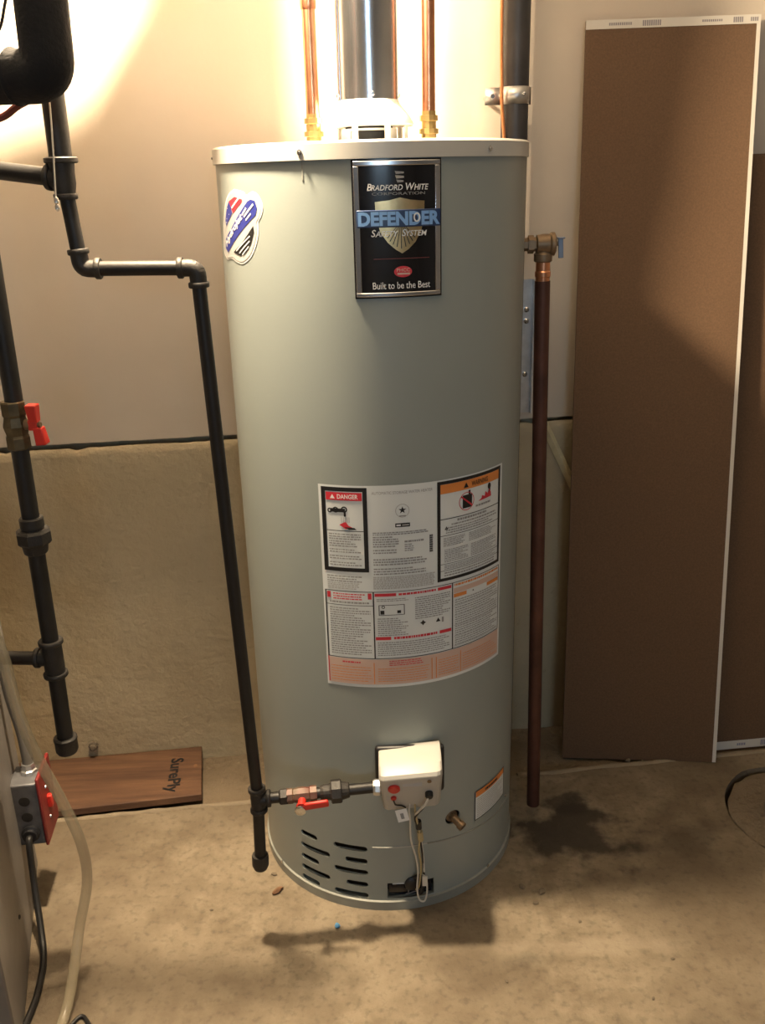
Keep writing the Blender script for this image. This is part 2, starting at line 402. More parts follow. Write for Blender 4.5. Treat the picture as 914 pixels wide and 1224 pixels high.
# ------------------------------------------------------------------ water heater
AX, AY, RT = -0.004, 1.707, 0.2663
def C(th, z, off=0.0):
    w = R_(th); return Vector((AX + (RT + off) * math.sin(w), AY - (RT + off) * math.cos(w), z))
heater = thing('water_heater', (AX, AY, 0), 'tall grey cylindrical gas water heater standing on the concrete floor', 'water heater')
def capsule(t0, t1, zc, hh):
    a = R_(1) * RT; e = hh / a; pts = []
    for k in range(7):
        w = math.pi / 2 + math.pi * k / 6; pts.append((t0 + e + e * math.cos(w), zc + hh * math.sin(w)))
    for k in range(7):
        w = -math.pi / 2 + math.pi * k / 6; pts.append((t1 - e + e * math.cos(w), zc + hh * math.sin(w)))
    return pts
slots = [(-41, -32, .141), (-41.4, -26, .112), (-41.4, -31.8, .083), (-41.7, -26.4, .056), (-42, -32, .030),
         (-23.9, -9.1, .143), (-19, -9.2, .114), (-24.2, -9.1, .087), (-18.8, -9.3, .058), (-24.5, -9.3, .032)]
holes = [capsule(a, b, z, 0.0060) for a, b, z in slots]
win = [(-1.2, .0275), (18.9, .0255), (18.9, .062), (-1.2, .064)]
drain_hole = [(27.9 + 3.6 * math.cos(2 * math.pi * k / 18), .192 + .0155 * math.sin(2 * math.pi * k / 18)) for k in range(18)]
outer = [(-180, 0.012), (180, 0.012), (180, 1.392), (-180, 1.392)]
V, F = fill_uv(outer, holes + [win, drain_hole], step=3.0)
g = G(); g.add([C(a, z) for a, z in V], F)
# folded lips give the openings their sheet thickness
for h in holes + [win, drain_hole]:
    n = len(h); g.add([C(a, z) for a, z in h] + [C(a, z, -0.004) for a, z in h], [(i, (i + 1) % n, n + (i + 1) % n, n + i) for i in range(n)])
b_ = g.build('jacket', M_JACKET, heater, smooth=0.7)
g = G(); g.lathe((AX, AY, 0.012), (0, 0, 1), [(0, RT - .03), (0.25, RT - .03)], 64); g.build('combustion_chamber', M_CHAMBER, heater)
g = G(); g.lathe((AX, AY, 0), (0, 0, 1), [(0, RT + .001), (0.0, RT + .0035), (0.020, RT + .0035), (0.022, RT + .0005), (0.0225, RT - .004)], 96); g.build('base_ring', M_BASE, heater)
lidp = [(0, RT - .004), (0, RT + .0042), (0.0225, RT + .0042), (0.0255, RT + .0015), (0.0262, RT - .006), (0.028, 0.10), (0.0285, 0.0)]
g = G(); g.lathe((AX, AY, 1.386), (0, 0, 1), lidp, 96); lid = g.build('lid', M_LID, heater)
for th in (-88, -22.7, 42.3, 110, 170):
    g = G(); ax = (C(th, 0, 1) - C(th, 0, 0)).normalized()
    g.lathe(C(th, 1.397, 0.004), ax, [(0, 0.0042), (0.0018, 0.0042), (0.002, 0.0026), (0.0042, 0.0022), (0.0048, 0.001)], 10); g.build('screw', M_CHROME, lid)
for th, z in ((-56, .012), (48, .014), (63.5, .14)):
    g = G(); ax = (C(th, 0, 1) - C(th, 0, 0)).normalized(); g.lathe(C(th, z + .012, 0.003), ax, [(0, .0035), (.002, .0035), (.003, .0015)], 10); g.build('screw', M_CHROME, heater)
# lower seam and the slight overlap of the access panel
def arc_strip(g, t0, t1, zf, hh, off0, off1):
    n = max(2, int(abs(t1 - t0) / 2)); V = []
    for i in range(n + 1):
        th = t0 + (t1 - t0) * i / n; z = zf(th)
        V += [C(th, z - hh, off0), C(th, z - hh, off1), C(th, z + hh, off1), C(th, z + hh, off0)]
    g.add(V, [(i * 4 + j, i * 4 + (j + 1) % 4, (i + 1) * 4 + (j + 1) % 4, (i + 1) * 4 + j) for i in range(n) for j in range(4)])
g = G(); arc_strip(g, 16, 75, lambda t: .149 - .00042 * (t - 16), .0013, -.001, .0012); g.build('seam', M_BASE, heater)
g = G(); arc_strip(g, -7, 16, lambda t: .1495, .0008, -.001, .0012); g.build('seam', M_LID, heater)
g = G(); arc_strip(g, -22.75, -22.25, lambda t: 1.372, .014, -.001, .0008); g.build('jacket_seam', M_BASE, heater)

# --- print on the curved jacket
class Ink(G):
    def rect(s, a, b, z0, z1, off):
        n = max(1, int(math.ceil(abs(b - a) / 2.0))); V = []
        for i in range(n + 1):
            th = a + (b - a) * i / n; V += [C(th, z0, off), C(th, z1, off)]
        return s.add(V, [(2 * i, 2 * i + 2, 2 * i + 3, 2 * i + 1) for i in range(n)])
    def poly(s, pts, off, holes=()):
        V, F = fill_uv(pts, holes, step=2.0); return s.add([C(a, z, off) for a, z in V], F)
    def frame(s, a, b, z0, z1, wt, wz, off):
        s.rect(a, b, z0, z0 + wz, off); s.rect(a, b, z1 - wz, z1, off); s.rect(a, a + wt, z0 + wz, z1 - wz, off); s.rect(b - wt, b, z0 + wz, z1 - wz, off)
    def text(s, t, a, b, z0, z1, off, bold=0.0, shear=0.0, curve=None):
        V, F, _ = text_geo(t, bold, shear)
        return s.add([C(a + (b - a) * x, z0 + (z1 - z0) * y, off) for x, y in V], F)
    def diag_text(s, t, p0, p1, hz, off, bold=0.0, shear=0.0):
        """text along a slanted line; hz: letter height in metres"""
        V, F, _ = text_geo(t, bold, shear); k = R_(1) * RT
        d = Vector(((p1[0] - p0[0]) * k, p1[1] - p0[1])); n = Vector((-d.y, d.x)).normalized()
        return s.add([C(p0[0] + (d.x * x + n.x * hz * y) / k, p0[1] + d.y * x + n.y * hz * y, off) for x, y in V], F)
    def lines(s, a, b, z1, z0, n, off, fill=0.55, short=0.25, seed=1):
        """rows of small print too fine to read"""
        q = random.Random(seed); p = (z1 - z0) / n
        for i in range(n):
            z = z1 - p * (i + 0.5); e = b - (b - a) * (q.random() * short if q.random() < 0.6 else 0)
            x = a
            while x < e - 0.2:
                w = min(e - x, 0.35 + q.random() * 1.1); s.rect(x, x + w, z - p * fill / 2, z + p * fill / 2, off); x += w + 0.22
    def star(s, th, z, r, off, k=5, inner=0.4):
        a = R_(1) * RT
        s.poly([(th + (r if i % 2 == 0 else r * inner) * math.sin(math.pi * i / k) / a, z + (r if i % 2 == 0 else r * inner) * math.cos(math.pi * i / k)) for i in range(2 * k)], off)
    def disc(s, th, z, r, off, rz=None, ring=0.0, n=28):
        a = R_(1) * RT; rz = rz or r
        o = [(th + r * math.sin(2 * math.pi * i / n) / a, z + rz * math.cos(2 * math.pi * i / n)) for i in range(n)]
        h = [[(th + (r - ring) * math.sin(2 * math.pi * i / n) / a, z + (rz - ring) * math.cos(2 * math.pi * i / n)) for i in range(n)]] if ring else ()
        s.poly(o, off, h)
    def tri(s, th, z, r, off):
        a = R_(1) * RT; s.poly([(th - r / a, z - r * .8), (th + r / a, z - r * .8), (th, z + r)], off)
L0, L1, L2, L3 = 0.0006, 0.0011, 0.0016, 0.0021

# name badge
BA, BB, BZ0, BZ1 = -6.2, 22.9, 1.185, 1.385
def bu(x): return BA + (x - 130) / 670 * (BB - BA)
def bv(y): return BZ1 - (y - 60) / 1045 * (BZ1 - BZ0)
def solid_strip(a, b, z0, z1, o0, o1):
    g = G(); n = max(2, int((b - a) / 2)); V = []
    for i in range(n + 1):
        th = a + (b - a) * i / n; V += [C(th, z0, o0), C(th, z0, o1), C(th, z1, o1), C(th, z1, o0)]
    F = [(i * 4 + j, i * 4 + (j + 1) % 4, (i + 1) * 4 + (j + 1) % 4, (i + 1) * 4 + j) for i in range(n) for j in range(4)] + [(0, 1, 2, 3), (n * 4, n * 4 + 1, n * 4 + 2, n * 4 + 3)]
    return g.add(V, F)
badge = solid_strip(BA, BB, BZ0, BZ1, -.001, .0025).build('name_badge', M_BADGE, heater, smooth=0.5)
badge['label'] = 'black and silver nameplate with raised lettering'
g = G()   # moulded silver border
wt, wz = 2.3, 0.0095
for (a, b, z0, z1) in ((BA + .5, BB - .5, BZ1 - wz, BZ1 - .0022), (BA + .5, BB - .5, BZ0 + .0022, BZ0 + wz - .001), (BA + .5, BA + wt, BZ0 + wz - .001, BZ1 - wz), (BB - wt, BB - .5, BZ0 + wz - .001, BZ1 - wz)):
    q = solid_strip(a, b, z0, z1, .002, .0042); g.add(q.v, q.f)
g.build('silver_border', M_SILVER, badge, smooth=0.5, bevel=0.0012)
B0 = .0028
g = Ink()
sh = [(480, 343), (560, 362), (665, 372), (662, 470), (640, 590), (590, 680), (540, 730), (490, 762), (440, 730), (385, 680), (330, 600), (300, 480), (295, 372), (400, 362)]
g.poly([(bu(x), bv(y)) for x, y in sh], B0); g.build('shield', M_GOLD, badge, smooth=0)
g = Ink()
for k in range(9):   # engraved rays of the shield
    w = R_(-40 + 10 * k); x0, y0 = 485, 520; L = 205 - 1.1 * abs(-40 + 10 * k)
    x1, y1 = x0 + L * math.sin(w), y0 + L * math.cos(w); px, py = math.cos(w) * 3.5, -math.sin(w) * 3.5
    g.poly([(bu(x0 + px * .4), bv(y0 + py * .4)), (bu(x1 + px), bv(y1 + py)), (bu(x1 - px), bv(y1 - py)), (bu(x0 - px * .4), bv(y0 - py * .4))], B0 + .0003)
g.build('shield_rays', M_INKK, badge, smooth=0)
def small_caps(g, words, x0, x1, yb, big, small, off, bold=0.012, shear=0.22):
    """first letter of each word taller, the rest small capitals"""
    un = []
    for w in words:
        un += [(w[0], big), (w[1:], small), (None, small * 0.62)]
    un = un[:-1]; tot = sum((text_geo(t, bold, shear)[2] * h if t else h) for t, h in un) + 0.0 * small * (len(un) - 1)
    k = (x1 - x0) / tot; x = x0
    for t, h in un:
        if t:
            w = text_geo(t, bold, shear)[2] * h * k; g.text(t, bu(x), bu(x + w), bv(yb), bv(yb - h), off, bold, shear)
        else: w = h * k
        x += w - (0.10 * big * k if t and h == big else 0)
g = Ink(); small_caps(g, ('BRADFORD', 'WHITE'), 240, 705, 290, 52, 42, B0 + .0004); g.build('maker_lettering', M_INKW, badge, smooth=0)
g = Ink(); small_caps(g, ('SAFETY', 'SYSTEM'), 262, 690, 632, 54, 43, B0 + .0009); g.build('system_lettering', M_INKW, badge, smooth=0)
g = Ink(); g.text('Built to be the Best', bu(265), bu(705), bv(1034), bv(980), B0, 0.004); g.build('motto_lettering', M_INKW, badge, smooth=0)
g = Ink(); g.text('CORPORATION', bu(275), bu(670), bv(324), bv(303), B0); g.build('faint_lettering', M_INKG, badge, smooth=0)
g = Ink()
for y0, y1, x0, x1 in ((150, 172, 445, 512), (180, 205, 447, 512), (212, 234, 455, 508)): g.poly([(bu(x0), bv(y0)), (bu(x0 + 8), bv(y1)), (bu(x1), bv(y1 - 4)), (bu(x1), bv(y0 + 6))], B0)
g.build('emblem', M_INKG, badge, smooth=0)
g = Ink(); g.rect(bu(275), bu(700), bv(803), bv(798), B0); g.build('faint_rule', M_DARKRED, badge, smooth=0)
ba = solid_strip(bu(160), bu(788), bv(562), bv(432), .003, .0052).build('banner', M_BANNER, badge, smooth=0.5, bevel=.001); ba['label'] = 'blue banner across the nameplate'
g = Ink(); g.text('DEFENDER', bu(170), bu(780), bv(550), bv(445), .0056, 0.045); g.build('banner_lettering', M_LETTER, badge, smooth=0)
g = Ink(); g.disc(bu(600), bv(492), .0052, .0062, rz=.0068, ring=.0022); g.build('banner_dot', M_INKW, badge, smooth=0)
g = Ink(); g.disc(bu(494), bv(902), .0138, B0 + .0003, rz=.0083); g.build('red_oval', M_INKR, badge, smooth=0)
g = Ink(); g.text('PHCC', bu(446), bu(545), bv(902), bv(876), B0 + .0008, .01); g.rect(bu(450), bu(545), bv(925), bv(911), B0 + .0008); g.build('oval_lettering', M_INKP, badge, smooth=0)

# round-cornered colour sticker near the top
st = Ink(); OUT = [(-54.9, 1.348), (-49.0, 1.344), (-47.3, 1.339), (-43.9, 1.344), (-41.0, 1.339), (-39.1, 1.323), (-40.2, 1.308), (-41.9, 1.298), (-42.1, 1.283), (-43.9, 1.263), (-47.3, 1.244), (-52.4, 1.233), (-56.9, 1.234), (-61.5, 1.239), (-67.0, 1.236), (-71.2, 1.247), (-70.7, 1.267), (-67.1, 1.303), (-63.6, 1.327), (-59.5, 1.341)]
OUTS = [(p.x, p.y) for p in spline([(a, z, 0) for a, z in OUT + OUT[:1]], 4)[:-1]]
st.poly(OUTS, L0); stick = st.build('sticker', M_INKW, heater, smooth=0); stick['label'] = 'white sticker with blue red and black shapes'
g = Ink(); cx, cz = -54.5, 1.289; g.poly([(cx + (a - cx) * .93, cz + (z - cz) * .94) for a, z in OUTS], L1); g.build('sticker_field', M_INKLG, stick, smooth=0)
BLUE = [(-45.0, 1.332), (-42.7, 1.33), (-41.8, 1.319), (-42.8, 1.309), (-46.7, 1.298), (-64.3, 1.248), (-67.0, 1.255), (-66.0, 1.269), (-59.2, 1.287), (-49.7, 1.319), (-46.8, 1.329)]
g = Ink(); g.poly(BLUE, L2); g.poly([(-59.7, 1.329), (-58.4, 1.322), (-57.4, 1.311), (-64.1, 1.29), (-64.7, 1.299), (-62.3, 1.318)], L2); g.build('blue_print', M_INKB, stick, smooth=0)
g = Ink(); g.poly([(-54.8, 1.336), (-49.8, 1.332), (-50.4, 1.328), (-56.9, 1.311), (-58.6, 1.323), (-59.7, 1.329)], L2); g.build('red_print', M_INKR, stick, smooth=0)
g = Ink(); g.poly([(-44.4, 1.293), (-44.2, 1.283), (-46.3, 1.265), (-49.4, 1.252), (-53.6, 1.245), (-58.8, 1.25), (-52.4, 1.264), (-47.7, 1.28)], L2); g.build('black_print', M_INKK, stick, smooth=0)
g = Ink(); g.diag_text('Hydrojet', (-64.6, 1.2535), (-49.6, 1.3015), .0135, L3, .03, .2)
def slash(g, p0, p1, hw, off):
    k = R_(1) * RT; d = Vector(((p1[0] - p0[0]) * k, p1[1] - p0[1])); n = Vector((-d.y, d.x)).normalized() * hw
    g.poly([(p0[0] - n.x / k, p0[1] - n.y), (p1[0] - n.x / k, p1[1] - n.y), (p1[0] + n.x / k, p1[1] + n.y), (p0[0] + n.x / k, p0[1] + n.y)], off)
slash(g, (-50.3, 1.309), (-47.6, 1.3195), .0016, L3); slash(g, (-49.3, 1.306), (-43.6, 1.325), .0016, L3); slash(g, (-48.3, 1.301), (-45.2, 1.311), .0013, L3)
slash(g, (-57.4, 1.319), (-51.8, 1.334), .0016, L3)
for a, z in ((-61.3, 1.318), (-60.2, 1.309), (-62.6, 1.302), (-61.8, 1.296), (-63.4, 1.296)): g.disc(a, z, .001, L3, n=8)
slash(g, (-56.2, 1.2525), (-46.6, 1.277), .0010, L3); slash(g, (-54, 1.2495), (-46.9, 1.2695), .0010, L3); slash(g, (-52, 1.2475), (-47.6, 1.261), .0009, L3)
g.build('white_print', M_INKW, stick, smooth=0)['kind'] = 'stuff'

# big rating and warning label
la = Ink(); la.rect(-22.6, 54.3, .502, .882, L0); lab = la.build('warning_label', M_PAPER, heater, smooth=0.5); lab['label'] = 'large white paper label of warnings and instructions'
K, Gy, Lg, Rd, Or, Pc, Wh = Ink(), Ink(), Ink(), Ink(), Ink(), Ink(), Ink()
g = Ink(); g.frame(-21.5, -4.6, .7265, .8785, 1.55, .0072, L1); g.build('danger_border', M_INKK, lab, smooth=0)
g = Ink(); g.rect(-19.7, -6.4, .8555, .8695, L1); g.build('danger_band', M_INKR, lab, smooth=0)
g = Ink(); g.text('DANGER', -15.4, -7.8, .8585, .8665, L2, .02); g.build('danger_lettering', M_INKW, lab, smooth=0)
g = Ink(); g.tri(-17.2, .862, .0042, L2); g.build('danger_triangle', M_INKW, lab, smooth=0)
K.rect(-19.9, -6.2, .8005, .8018, L1)
# tap scalding a hand
K.disc(-18.4, .837, .0042, L1, ring=.0022); K.disc(-16.2, .8385, .0052, L1, ring=.0022); K.disc(-13.0, .8395, .0055, L1, ring=.0024); K.rect(-18.3, -12.6, .8345, .841, L1)
K.rect(-13.2, -12.4, .827, .836, L1); Rd.poly([(-15, .812), (-12.6, .818), (-11.6, .811), (-9.2, .8055), (-12.6, .8045)], L1); K.poly([(-13.2, .8085), (-9.4, .8075), (-8.6, .804), (-11.4, .8035)], L2)
for q in range(5): Gy.rect(-14.2 + q * .7, -14.0 + q * .7, .816, .826, L1)
for z1, n in ((.797, 3), (.784, 3), (.769, 2), (.757, 2), (.745, 2)): Gy.lines(-19.2, -7.2, z1, z1 - n * .0042, n, L1, .55, .3, int(z1 * 1000))
Gy.lines(-20.6, -7.4, .7195, .706, 3, L1, .5, .3, 5); Lg.lines(-20.6, -8.4, .706, .693, 4, L1, .6, .1, 6)
Gy.text('AUTOMATIC STORAGE WATER HEATER', -2.9, 19.3, .8665, .8715, L1)
g = Ink(); g.star(8.0, .8375, .0068, L1); g.build('star_emblem', M_INKK, lab, smooth=0); Gy.disc(8.0, .8365, .0118, L1, ring=.0007); Gy.rect(6.8, 9.2, .8262, .8282, L1); K.rect(5.3, 10.7, .8075, .8145, L1)
Wh.rect(5.7, 7.3, .8095, .8125, L2); Lg.rect(7.8, 10.3, .8100, .8120, L2)
Gy.lines(-2.9, 17.5, .800, .7935, 2, L1, .6, .05, 11); Gy.lines(-2.9, 6.5, .7925, .7715, 5, L1, .55, .35, 12); Gy.lines(8.6, 16.0, .783, .7785, 1, L1, .7, .0, 13)
Gy.lines(8.6, 12.0, .777, .7625, 4, L1, .5, .2, 14); Gy.lines(-2.9, 5.6, .769, .7595, 2, L1, .5, .3, 15); Gy.lines(-2.9, 17.0, .752, .738, 3, L1, .55, .2, 16); Gy.lines(-2.9, 16.5, .7345, .7205, 3, L1, .5, .3, 17)
Gy.rect(18.0, 19.3, .7565, .7885, L1); K.lines(18.0, 19.3, .7885, .7565, 8, L2, .4, 0, 18)
Lg.lines(-3.2, 20.0, .7185, .6945, 8, L1, .72, .03, 19)
g = Ink(); g.frame(21.1, 52.9, .6965, .8795, 1.3, .0058, L1); g.build('warning_border', M_INKK, lab, smooth=0)
g = Ink(); g.rect(22.4, 51.7, .857, .8735, L1); g.build('warning_band', M_INKO, lab, smooth=0)
g = Ink(); g.text('WARNING', 36.0, 44.5, .8605, .8695, L2, .01); g.build('warning_lettering', M_INKK, lab, smooth=0)
g = Ink(); g.tri(33.4, .8645, .0052, L2); g.build('warning_triangle', M_INKK, lab, smooth=0)
K.rect(22.4, 51.7, .8105, .8118, L1); K.rect(22.4, 51.7, .7805, .7815, L1); K.rect(22.4, 51.7, .728, .7288, L1); K.rect(22.4, 51.7, .7155, .7163, L1)
Rd.disc(33.8, .8355, .0165, L1, ring=.0013); K.rect(31.9, 36.3, .8235, .847, L1); K.rect(34.6, 35.5, .847, .8545, L1); Rd.poly([(30.9, .845), (31.4, .8465), (36.7, .8265), (36.1, .825)], L2)
Rd.poly([(39.5, .829), (41.2, .833), (41.5, .838), (43.0, .835), (43.4, .8435), (44.6, .838), (45.6, .846), (46.6, .838), (46.8, .831)], L1); K.disc(45.6, .8505, .0042, L1, rz=.0058); K.rect(45.2, 46.3, .840, .846, L1)
Gy.lines(38.2, 46.4, .8245, .8195, 1, L1, .7, 0, 20); Gy.lines(29.5, 44.0, .8085, .8035, 1, L1, .8, 0, 21); K.tri(24.8, .7945, .0035, L1)
Gy.lines(27.0, 49.6, .8020, .7975, 1, L1, .6, .05, 22); Gy.lines(24.6, 50.2, .7965, .7835, 3, L1, .5, .25, 23)
Gy.lines(23.6, 33.0, .7775, .7605, 6, L1, .5, .2, 24); Gy.lines(35.0, 50.0, .7775, .7605, 6, L1, .45, .3, 25); Gy.lines(24.0, 34.6, .756, .731, 8, L1, .45, .3, 26); Gy.lines(36.0, 50.2, .756, .731, 8, L1, .45, .3, 27)
Gy.lines(24.0, 50.0, .7265, .7175, 3, L1, .5, .1, 28); Gy.lines(24.0, 50.6, .714, .704, 2, L1, .5, .1, 29)
# lower half: ruled table
K.rect(-21.8, -21.3, .5605, .690, L1); K.rect(-3.6, -3.1, .5605, .690, L1); K.rect(27.2, 27.7, .5605, .690, L1); K.rect(52.7, 53.1, .5605, .690, L1)
K.rect(-21.8, 53.1, .5595, .5608, L1); K.rect(-21.8, 53.1, .6888, .690, L1); K.rect(-21.6, -3.4, .6625, .6635, L1)
Rd.rect(-21.0, -19.6, .6755, .687, L1); Rd.rect(-5.4, -4.0, .6755, .687, L1); Rd.lines(-18.6, -6.4, .6865, .6725, 3, L1, .45, .1, 31); Gy.lines(-20, -5, .671, .6655, 1, L1, .6, 0, 32)
Gy.lines(-20.2, -4.6, .659, .5655, 21, L1, .48, .45, 33)
Rd.rect(-2.9, 5.1, .6808, .6865, L1); Rd.rect(21.2, 26.9, .6808, .6865, L1); Rd.lines(6.0, 20.4, .6865, .6808, 1, L1, .7, 0, 34)
Gy.lines(-2.2, 10.8, .677, .6705, 2, L1, .45, .2, 35); K.frame(-1.5, 8.2, .6445, .6645, .3, .001, L1); K.disc(.2, .6605, .003, L1, ring=.0012); K.rect(5.4, 6.8, .648, .6535, L1); K.rect(-.9, .6, .6465, .654, L1)
Gy.lines(-2.0, 9.6, .640, .604, 9, L1, .45, .35, 36); Gy.lines(12.2, 26.4, .676, .632, 11, L1, .48, .25, 37)
K.star(15.2, .6245, .0055, L1, 4, .55); K.star(21.3, .624, .0052, L1, 3, .5); Gy.rect(22.8, 23.6, .619, .629, L1)
Rd.rect(-2.9, 2.9, .5968, .603, L1); Rd.rect(21.9, 26.9, .5968, .603, L1); Rd.lines(4.0, 20.9, .603, .5968, 1, L1, .75, 0, 38); Gy.lines(-2.2, 26.2, .5935, .5645, 7, L1, .45, .15, 39)
Or.lines(28.4, 52.2, .687, .682, 1, L1, .8, 0, 40); Pc.rect(28.0, 52.4, .669, .6785, L1); Or.rect(28.0, 34.0, .6605, .6675, L1); Or.rect(45.0, 52.4, .6605, .6675, L1); K.tri(37.2, .6645, .002, L2)
for z1, n in ((.657, 3), (.642, 4), (.623, 4), (.605, 5), (.582, 4)): Gy.lines(28.6, 52.0, z1, z1 - n * .0043, n, L1, .45, .2, int(z1 * 3000)); K.rect(28.2, 52.4, z1 - n * .0043 - .0004, z1 - n * .0043 + .0001, L1)
g = Ink(); g.rect(-21.8, 53.1, .508, .5585, L1); g.build('peach_panel', M_INKP, lab, smooth=0)
for a in (-4.0, 18.4, 20.2, 31.0): Or.rect(a, a + .35, .5095, .5520, L2)
Rd.rect(-21.8, -21.4, .509, .560, L2); Rd.lines(-16.0, -9.0, .5545, .5495, 1, L2, .6, 0, 50); Rd.lines(2.0, 15.0, .5565, .5445, 3, L2, .4, .1, 51)
Or.lines(-20.6, -4.6, .545, .512, 6, L2, .25, .2, 52); Or.lines(-2.4, 17.4, .542, .512, 6, L2, .25, .2, 53); Or.lines(21.4, 30.4, .547, .512, 7, L2, .25, .2, 54); Or.lines(32.2, 52.0, .547, .512, 7, L2, .25, .2, 55)
for ink, nm, mm in ((K, 'black_print', M_INKK), (Gy, 'small_print', M_INKG), (Lg, 'pale_print', M_INKLG), (Rd, 'red_print', M_INKR), (Or, 'orange_print', M_INKO), (Pc, 'peach_print', M_INKP), (Wh, 'white_print', M_INKW)):
    ink.build(nm, mm, lab, smooth=0)['kind'] = 'stuff'
# small warning sticker near the bottom right
g = Ink(); g.rect(39.5, 62.8, .158, .2265, L0); lb2 = g.build('small_warning_label', M_PAPER, heater, smooth=0.5)
g = Ink(); g.frame(39.5, 62.8, .158, .2265, .5, .0018, L1); g.lines(46.0, 55.5, .2205, .2145, 1, L2, .8, 0, 60); g.build('black_print', M_INKK, lb2, smooth=0)
g = Ink(); g.rect(40.2, 62.2, .2115, .2245, L1); g.build('orange_print', M_INKO, lb2, smooth=0)
g = Ink(); g.lines(41.0, 61.0, .208, .162, 10, L1, .4, .25, 61); g.build('small_print', M_INKLG, lb2, smooth=0)

# gas control valve on the front
gc = G()
XL, XR = -0.019, 0.094
prof = [(1.446, .379), (1.402, .3815), (1.380, .3785), (1.364, .3705), (1.360, .3625), (1.386, .292), (1.398, .272), (1.446, .268)]   # side outline (y, z)
def cprof(x, dz, ins):
    out = []
    for i, (y, z) in enumerate(prof):
        zz = z + dz; yy = y
        if ins and i not in (0, len(prof) - 1): yy = min(1.446, y + ins); zz = .325 + dz + (z - .325) * (1 - ins * 3)
        out.append((x, yy, zz))
    return out
secs = [cprof(XL, -.004, .010), cprof(XL + .004, -.0035, .003), cprof(XL + .010, -.003, 0), cprof(XR - .010, .0045, 0), cprof(XR - .004, .005, .003), cprof(XR, .0055, .010)]
n = len(prof); V = [p for s_ in secs for p in s_]
F = [(i * n + j, i * n + (j + 1) % n, (i + 1) * n + (j + 1) % n, (i + 1) * n + j) for i in range(len(secs) - 1) for j in range(n)] + [tuple(range(n)), tuple(range((len(secs) - 1) * n, len(secs) * n))]
# lower corners of the housing are cut back
V = [Vector(p) for p in V]
for p in V:
    if p.z < .315: p.x = .040 + (p.x - .040) * (0.90 if p.x < .04 else 0.96)
gc.add(V, F); ctl = gc.build('gas_control', mat('control_housing', (0.46, 0.45, 0.42), 0.42, var=0.04), heater, smooth=0.35, bevel=0.002); ctl['label'] = 'pale grey gas control housing with red knob'
g = G(); g.box((0.038, 1.438, .332), (.127, .016, .098)); g.build('back_plate', M_BLACK, ctl, bevel=.006)
nf = Vector((0, -(.3625 - .292), -(1.386 - 1.360))).normalized()      # outward normal of the lower facet
def facet(x, z): return Vector((x, 1.360 + (.3625 - z) / (.3625 - .292) * .026, z))
for nm, mm, x, z, r, h in (('control_knob', M_RED, .0075, .3395, .0108, .006), ('igniter_button', M_RED, .0065, .3125, .0052, .005), ('plug_socket', M_BLACK, .070, .3215, .0072, .009), ('indicator', M_BRASSD, .0702, .3555, .0038, .001)):
    g = G(); g.lathe(facet(x, z) - nf * .002, nf, [(0, r), (h * .7 + .002, r), (h + .002, r * .8)], 20); k_ = g.build(nm, mm, ctl)
g = G(); g.box(facet(.040, .349) - nf * .0003, (.034, .0016, .008)); g.build('printed_mark', M_INKLG, ctl)
g = G(); g.lathe((-.030, 1.396, .322), (1, 0, 0), [(0, .0135), (.004, .0150), (.012, .0150), (.014, .012)], 8); g.build('inlet_nut', M_GALVD, ctl, smooth=0.3)
# wiring harness below the control
wires = thing('wire_harness', (.050, 1.40, .02), 'bundle of thin white and tan wires hanging below the gas control', 'wires')
def wire(pts, r, m, nm='wire'):
    G().tube(spline(pts, 7), r, 8).build(nm, m, wires)
wire([(.070, 1.372, .322), (.063, 1.366, .305), (.052, 1.378, .282), (.046, 1.392, .262), (.050, 1.404, .235), (.056, 1.412, .19), (.060, 1.420, .14), (.062, 1.424, .105)], .0021, M_WIREW)
wire([(.070, 1.372, .320), (.060, 1.370, .296), (.050, 1.385, .27), (.045, 1.396, .25), (.052, 1.406, .215), (.058, 1.416, .16), (.061, 1.424, .11), (.062, 1.428, .072)], .0019, M_BLACK)
wire([(.036, 1.388, .296), (.034, 1.388, .275), (.036, 1.392, .250), (.036, 1.398, .225), (.038, 1.405, .19), (.046, 1.413, .15), (.050, 1.420, .11), (.048, 1.424, .065), (.052, 1.424, .038), (.062, 1.424, .034), (.067, 1.424, .055), (.066, 1.424, .085), (.060, 1.424, .098)], .0017, M_WIREW)
wire([(.045, 1.390, .290), (.046, 1.392, .262), (.050, 1.400, .235), (.054, 1.408, .20), (.052, 1.416, .16), (.056, 1.422, .12), (.052, 1.426, .07), (.046, 1.432, .055)], .0018, M_WIREY)
wire([(.0065, 1.372, .309), (.010, 1.376, .298), (.020, 1.384, .290), (.028, 1.388, .282)], .0015, M_BLACK)
g = G(); g.tube([(.051, 1.403, .240), (.052, 1.405, .222)], .0058, 10); g.build('wire_tie', M_BLACK, wires)
g = G(); g.tube([(.054, 1.408, .212), (.056, 1.411, .190)], .0052, 10); g.build('tape_wrap', M_WIREY, wires)
g = G(); g.box((.063, 1.421, .085), (.010, .003, .022)); g.build('clip', M_WIREW, wires)
mt = Matrix.Rotation(R_(-14), 3, 'Y') @ Matrix.Rotation(R_(-8), 3, 'X')
g = G(); g.box((.0215, 1.379, .272), (.021, .0008, .024), mt); tg = g.build('paper_tag', M_INKW, wires)
g = G(); g.box((.0215, 1.3783, .271), (.006, .0006, .011), mt); g.build('tag_mark', M_INKG, wires)
